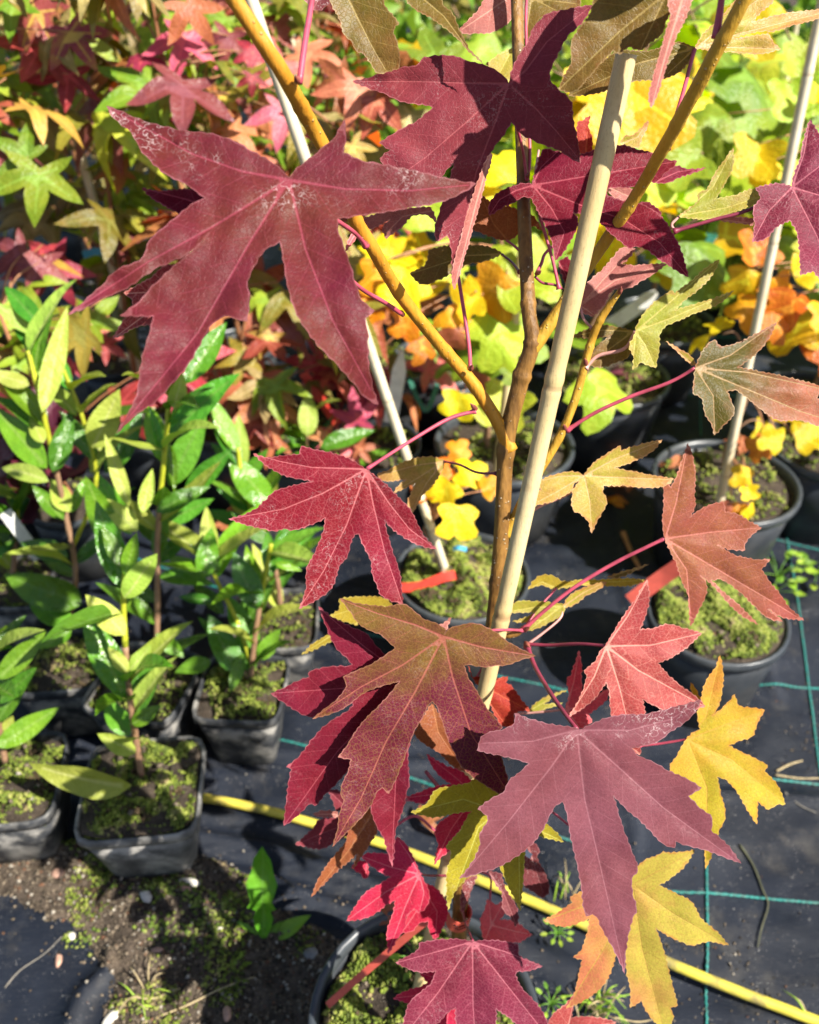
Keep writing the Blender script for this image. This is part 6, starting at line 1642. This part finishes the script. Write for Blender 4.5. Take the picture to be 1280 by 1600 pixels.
MG = mass_mat('grass_blades', (.22, .36, .03), (.5, .52, .08))
grass_tuft('feathery yellow-green grass tuft by the ochre branch', .80, 2.15, .75, 900, MG, .34)
grass_tuft('feathery green grass tuft near the far grey cane', 1.10, 2.6, .75, 800, MG, .34)
grass_tuft('feathery grass in the dark gap between the red saplings', -.62, 2.75, .9, 700, MS1, .3)

# ------------------------------------------------------------------ small things on the ground
M_STONE = plain_mat('pale_stone', (.62, .58, .5), .6, .3, .2, 200, 0, .4, (.3, .24, .18), .4)
M_STONE2 = plain_mat('pink_stone', (.42, .25, .18), .6, .3, .25, 200, 0, .4)
M_STONE3 = plain_mat('grey_stone', (.2, .19, .18), .7, .3, .25, 200, 0, .4)


def pebble(label, x, y, a, b, rot, mat, h=.45, seed=0):
    g = G(x, y, .012)
    z = max(soil_z(g.x, g.y) if -.6 < g.x < .02 and g.y < .62 else -1, cloth_z(g.x, g.y))
    bm = bpy.data.meshes.new('pebble')
    vs_, fs = [], []
    nu, nv = 12, 7
    rr = random.Random(seed)
    of = Vector((rr.random() * 9, rr.random() * 9, 0))
    for j in range(nv + 1):
        th = math.pi * j / nv
        for i in range(nu):
            ph = 2 * math.pi * i / nu
            q = Vector((math.sin(th) * math.cos(ph), math.sin(th) * math.sin(ph), math.cos(th)))
            k = 1 + .3 * noise.noise(q * 1.3 + of)
            w = Vector((q.x * a * k, q.y * b * k, q.z * b * h * k))
            w.rotate(Matrix.Rotation(rot, 3, 'Z'))
            vs_.append(w)
    for j in range(nv):
        for i in range(nu):
            fs.append((j * nu + i, j * nu + (i + 1) % nu, (j + 1) * nu + (i + 1) % nu, (j + 1) * nu + i))
    o = link('pebble', mesh('pebble', vs_, fs), mat, None, (g.x, g.y, z + b * h * .45))
    return tag(o, label, 'pebble')


for k, (lb, x, y, a, b, ro, m) in enumerate((
        ('white pebble in the middle of the bare soil', 229, 1402, .0105, .006, 2.2, M_STONE),
        ('cream flat pebble at the upper rim of the bare soil', 297, 1383, .013, .006, -.25, M_STONE),
        ('pinkish pebble just under the cream flat one', 291, 1396, .010, .004, -.1, M_STONE2),
        ('white chip at the very bottom of the bare soil', 173, 1590, .011, .006, .9, M_STONE),
        ('round buff pebble where soil meets the bare cloth', 110, 1458, .005, .005, 0, M_STONE),
        ('brownish pebble near the foot of the mossy square pot', 94, 1372, .008, .007, .3, M_STONE2),
        ('small orange-brown chip in the centre of the soil', 247, 1488, .007, .003, .1, M_STONE2),
        ('grey pebble in the shade beside the round pot', 487, 1497, .008, .007, 0, M_STONE3),
        ('buff chip between the weed and the cream pebble', 342, 1455, .006, .004, .5, M_STONE),
        ('little white dot of stone near the brownish pebble', 123, 1365, .0035, .003, 0, M_STONE),
        ('reddish chip on the cloth corner', 90, 1497, .004, .008, .2, M_STONE2),
        ('reddish upright chip at the bottom of the soil', 357, 1590, .005, .009, .2, M_STONE2),
        ('buff pebble on the cloth by the pot with the teal thread', 1166, 1090, .007, .006, .3, M_STONE),
        ('pale chip beside the grey-rimmed pot', 862, 1002, .010, .004, .1, M_STONE))):
    pebble(lb, x, y, a, b, ro, m, seed=k)

M_STRAW = plain_mat('dry_straw', (.42, .33, .18), .6, .3, .25, 120, .1)
M_ROOT = plain_mat('grey_root', (.2, .18, .15), .7, .3, .25, 120)


def straw(label, pxs, r, mat, name='dry_stalk', z=.006):
    p = []
    for x, y in pxs:
        g = G(x, y, z)
        zz = max(soil_z(g.x, g.y) if -.6 < g.x < .02 and g.y < .62 else -1, cloth_z(g.x, g.y) if g.y < 1.49 else -.004)
        p.append(Vector((g.x, g.y, zz + r + .0012)))
    return tag(tube(name, p, [r, r * .6], mat, None, n=28, sides=6), label, 'stalk')


straw('long pale straw lying across the bottom of the soil', [(225, 1606), (290, 1580), (350, 1555), (400, 1536)], .0012, M_STRAW)
straw('tan curved straw by the grassy sprout', [(212, 1566), (240, 1570), (265, 1562), (285, 1553)], .0011, M_STRAW)
straw('grey root hair on the cloth corner', [(6, 1540), (30, 1515), (70, 1490), (98, 1463)], .0009, M_ROOT)
straw('grey-green twig lying over the teal thread', [(1158, 1315), (1180, 1345), (1194, 1385), (1202, 1410), (1190, 1450), (1184, 1480)], .0014, plain_mat('green_grey_twig', (.085, .085, .045), .7))
straw('pale broken straws near the golden leaf', [(1214, 1204), (1236, 1192), (1255, 1186)], .0016, M_STRAW)
straw('second pale straw crossing the teal thread', [(1212, 1210), (1250, 1214), (1290, 1212)], .0012, M_STRAW)
straw('thin straw by the bottom mulberry leaf', [(960, 1588), (1000, 1594), (1040, 1586)], .001, M_STRAW)
straw('dry brown stem on the cloth in the shaded gap', [(1040, 520), (1000, 545), (960, 566)], .0016, M_STRAW)
straw('short orange stake lying in the dark gap', [(972, 838), (985, 862), (1000, 888)], .0055, plain_mat('orange_wood', (.42, .19, .07), .6))
straw('grey root thread on the cloth under the golden leaf', [(1225, 1240), (1250, 1258), (1275, 1270)], .001, M_ROOT)

# ------------------------------------------------------------------ weeds
M_WEED = far_leaf_mat('weed_leaf', (.10, .24, .015), (.2, .36, .03), .3, .4, .4)
M_WEED2 = far_leaf_mat('weed_leaf_bright', (.28, .44, .03), (.36, .5, .05), .35, .4, .4)
WAVY = template('leaf', [(0, 0), (-.05, .15), (-.10, .3), (-.07, .36), (-.14, .5), (-.10, .56), (-.15, .7), (-.10, .78), (-.08, .9), (0, 1), (.08, .9), (.10, .78), (.15, .7), (.10, .56), (.14, .5), (.07, .36), (.10, .3), (.05, .15)], [[(0, .02), (0, .95)]], .08, lambda x, y, best, tip: .4 * np.abs(x) - .2 * y ** 2 + .03 * np.sin(y * 14))


def gz(x, y, h=0.):
    g = G(x, y, .01 + h)
    return Vector((g.x, g.y, .01 + h))


wd = thing('dandelion_weed', gz(414, 1466), 'green weed with an upright toothed leaf at the edge of the soil', 'weed')
b0 = gz(414, 1466)
put_leaf(WAVY, b0, P(404, 1358, .93), (0, -.9, .3), M_WEED, wd, .75)
put_leaf(LAURW[0], b0 + Vector((.01, 0, 0)), gz(482, 1430, .03), (0, -.3, 1), M_WEED, wd, .9)
put_leaf(WAVY, b0, gz(352, 1530, .018), (.3, -.2, 1), M_WEED2, wd, .95)
put_leaf(LAURW[1], b0, gz(440, 1440, .02), (0, -.3, 1), M_WEED, wd, .9)
put_leaf(WAVY, b0, gz(372, 1440, .02), (0, -.3, 1), M_WEED, wd, .6)
for x, y, lb, n, s in ((230, 1560, 'thin grassy sprout beside the tan straw', 9, .05), (930, 1575, 'tuft of fine grass between the coral tip and the yellow leaf', 34, .045), (880, 1395, 'thin grass by the hose under the mauve leaf', 8, .035), (1268, 1590, 'single green blade at the bottom corner', 3, .05), (215, 1300, 'fine green shoot by the mossy square pot', 4, .04)):
    b0 = gz(x, y)
    t = thing('grass_sprout', b0, lb, 'grass')
    for k in range(n):
        a = R.uniform(0, 6.28)
        e = b0 + Vector((math.cos(a) * s * R.uniform(.3, 1), math.sin(a) * s * R.uniform(.3, 1), s * R.uniform(.1, .7)))
        q = b0 + Vector((R.gauss(0, .008), R.gauss(0, .008), 0))
        tube('blade', [q, q.lerp(e, .5) + Vector((0, 0, .012)), e], [.001, .0009, .0003], M_WEED2 if k % 2 else M_STRAW, t, n=8, sides=4)
for x, y, lb, sc in ((870, 1460, 'low round-leaved weed behind the blushing leaf', .012), (860, 1570, 'small clover-like weed by the coral leaf tip', .012), (1215, 900, 'little weed with a white bud beside the teal thread', .035), (1205, 930, 'sprig of weed next to the mossy grey-rimmed pot', .03), (1275, 900, 'weed at the picture edge past the teal thread', .03), (650, 1500, 'weed seedling in the moss under the cane', .015)):
    b0 = gz(x, y, .17 if y == 1500 else 0)
    t = thing('small_weed', b0, lb, 'weed')
    for k in range(9):
        a = k * 2.4
        e = b0 + Vector((math.cos(a), math.sin(a), R.uniform(.2, 1.2))) * sc
        tube('stalk', [b0, b0.lerp(e, .5) + Vector((0, 0, .004)), e], [.0008, .0006], M_WEED, t, n=5, sides=4)
        put_leaf(LAURW[k % 2], e, e + Vector((math.cos(a), math.sin(a), .2)) * sc * .7, (0, -.2, 1), M_WEED2 if k % 3 else M_WEED, t, 1.4)

# fallen leaves lying on the ground and on pot soil
def fallen(label, x, y, z, size, ang, tone, shp=None):
    g = G(x, y, z)
    d = Vector((math.cos(ang), math.sin(ang), .12)) * size
    o = bpy.data.objects.new('fallen_leaf', R.choice(shp or STAR))
    COL.objects.link(o)
    y_ = d.normalized(); z_ = (Vector((R.gauss(0, .25), R.gauss(0, .25), 1)) - y_ * y_.z).normalized()
    z_ = (z_ - y_ * z_.dot(y_)).normalized()
    o.rotation_euler = Matrix((y_.cross(z_), y_, z_)).transposed().to_euler()
    o.scale = (size, size, size)
    o.material_slots[0].link = 'OBJECT'; o.material_slots[0].material = FL[tone]
    o.location = (g.x, g.y, z + .008)
    tag(o, label, 'leaf')


for a in (('fallen brick leaf on the soil of the pot with the pale cane', 1050, 735, .17, .05, 1.0, 'salmon', None), ('fallen red-brown leaf by the foot of the weathered cane', 1165, 700, .17, .045, 3.0, 'brick', None), ('shrivelled maroon leaf on the moss of the large black pot', 985, 590, .17, .05, 2.0, 'maroon', None), ('fallen pale salmon leaf by the laurel pots', 355, 822, .01, .06, 1.2, 'salmon', None), ('ember-coloured scrap of leaf by the hose behind the cane', 664, 1290, .015, .035, .5, 'brick', None), ('red fallen leaf in the shaded gap by the short stake', 985, 760, .01, .05, 2.2, 'brick', None), ('small orange fallen leaf in the dark gap', 955, 790, .01, .04, 1.0, 'orange', TULIP), ('pale oval yellow leaf lying over the dark pot', 508, 572, .2, .075, -.5, 'yellow', LAURW), ('pink fallen leaf below the red star leaves', 590, 730, .1, .05, 0.4, 'pink', None), ('brown fallen leaf at the back of the bottom pot', 620, 1440, .18, .035, 1.4, 'brick', None)):
    fallen(*a)

# crumbs of soil, bits of bark and leaf dropped on the cloth between the pots
pts = []
rr = random.Random(9)
heaps = [(rr.uniform(-.8, 1.1), rr.uniform(.35, 1.4), rr.uniform(.02, .09)) for _ in range(26)]
while len(pts) < 2600:
    if rr.random() < .3: x, y = rr.uniform(-.85, 1.1), rr.uniform(.3, 1.45)
    else:
        hx, hy, hr = rr.choice(heaps)
        x, y = rr.gauss(hx, hr), rr.gauss(hy, hr)
    if not (-.9 < x < 1.15 and .25 < y < 1.48) or patch_d(x, y) > 0: continue
    pts.append((x, y, cloth_z(x, y) + .0008))
tag(crumbs('dropped_crumbs', pts, .0015, M_CRUMB, seed=12, flat=.5), 'crumbs of soil and bark dropped on the black cloth between the pots', 'crumbs')
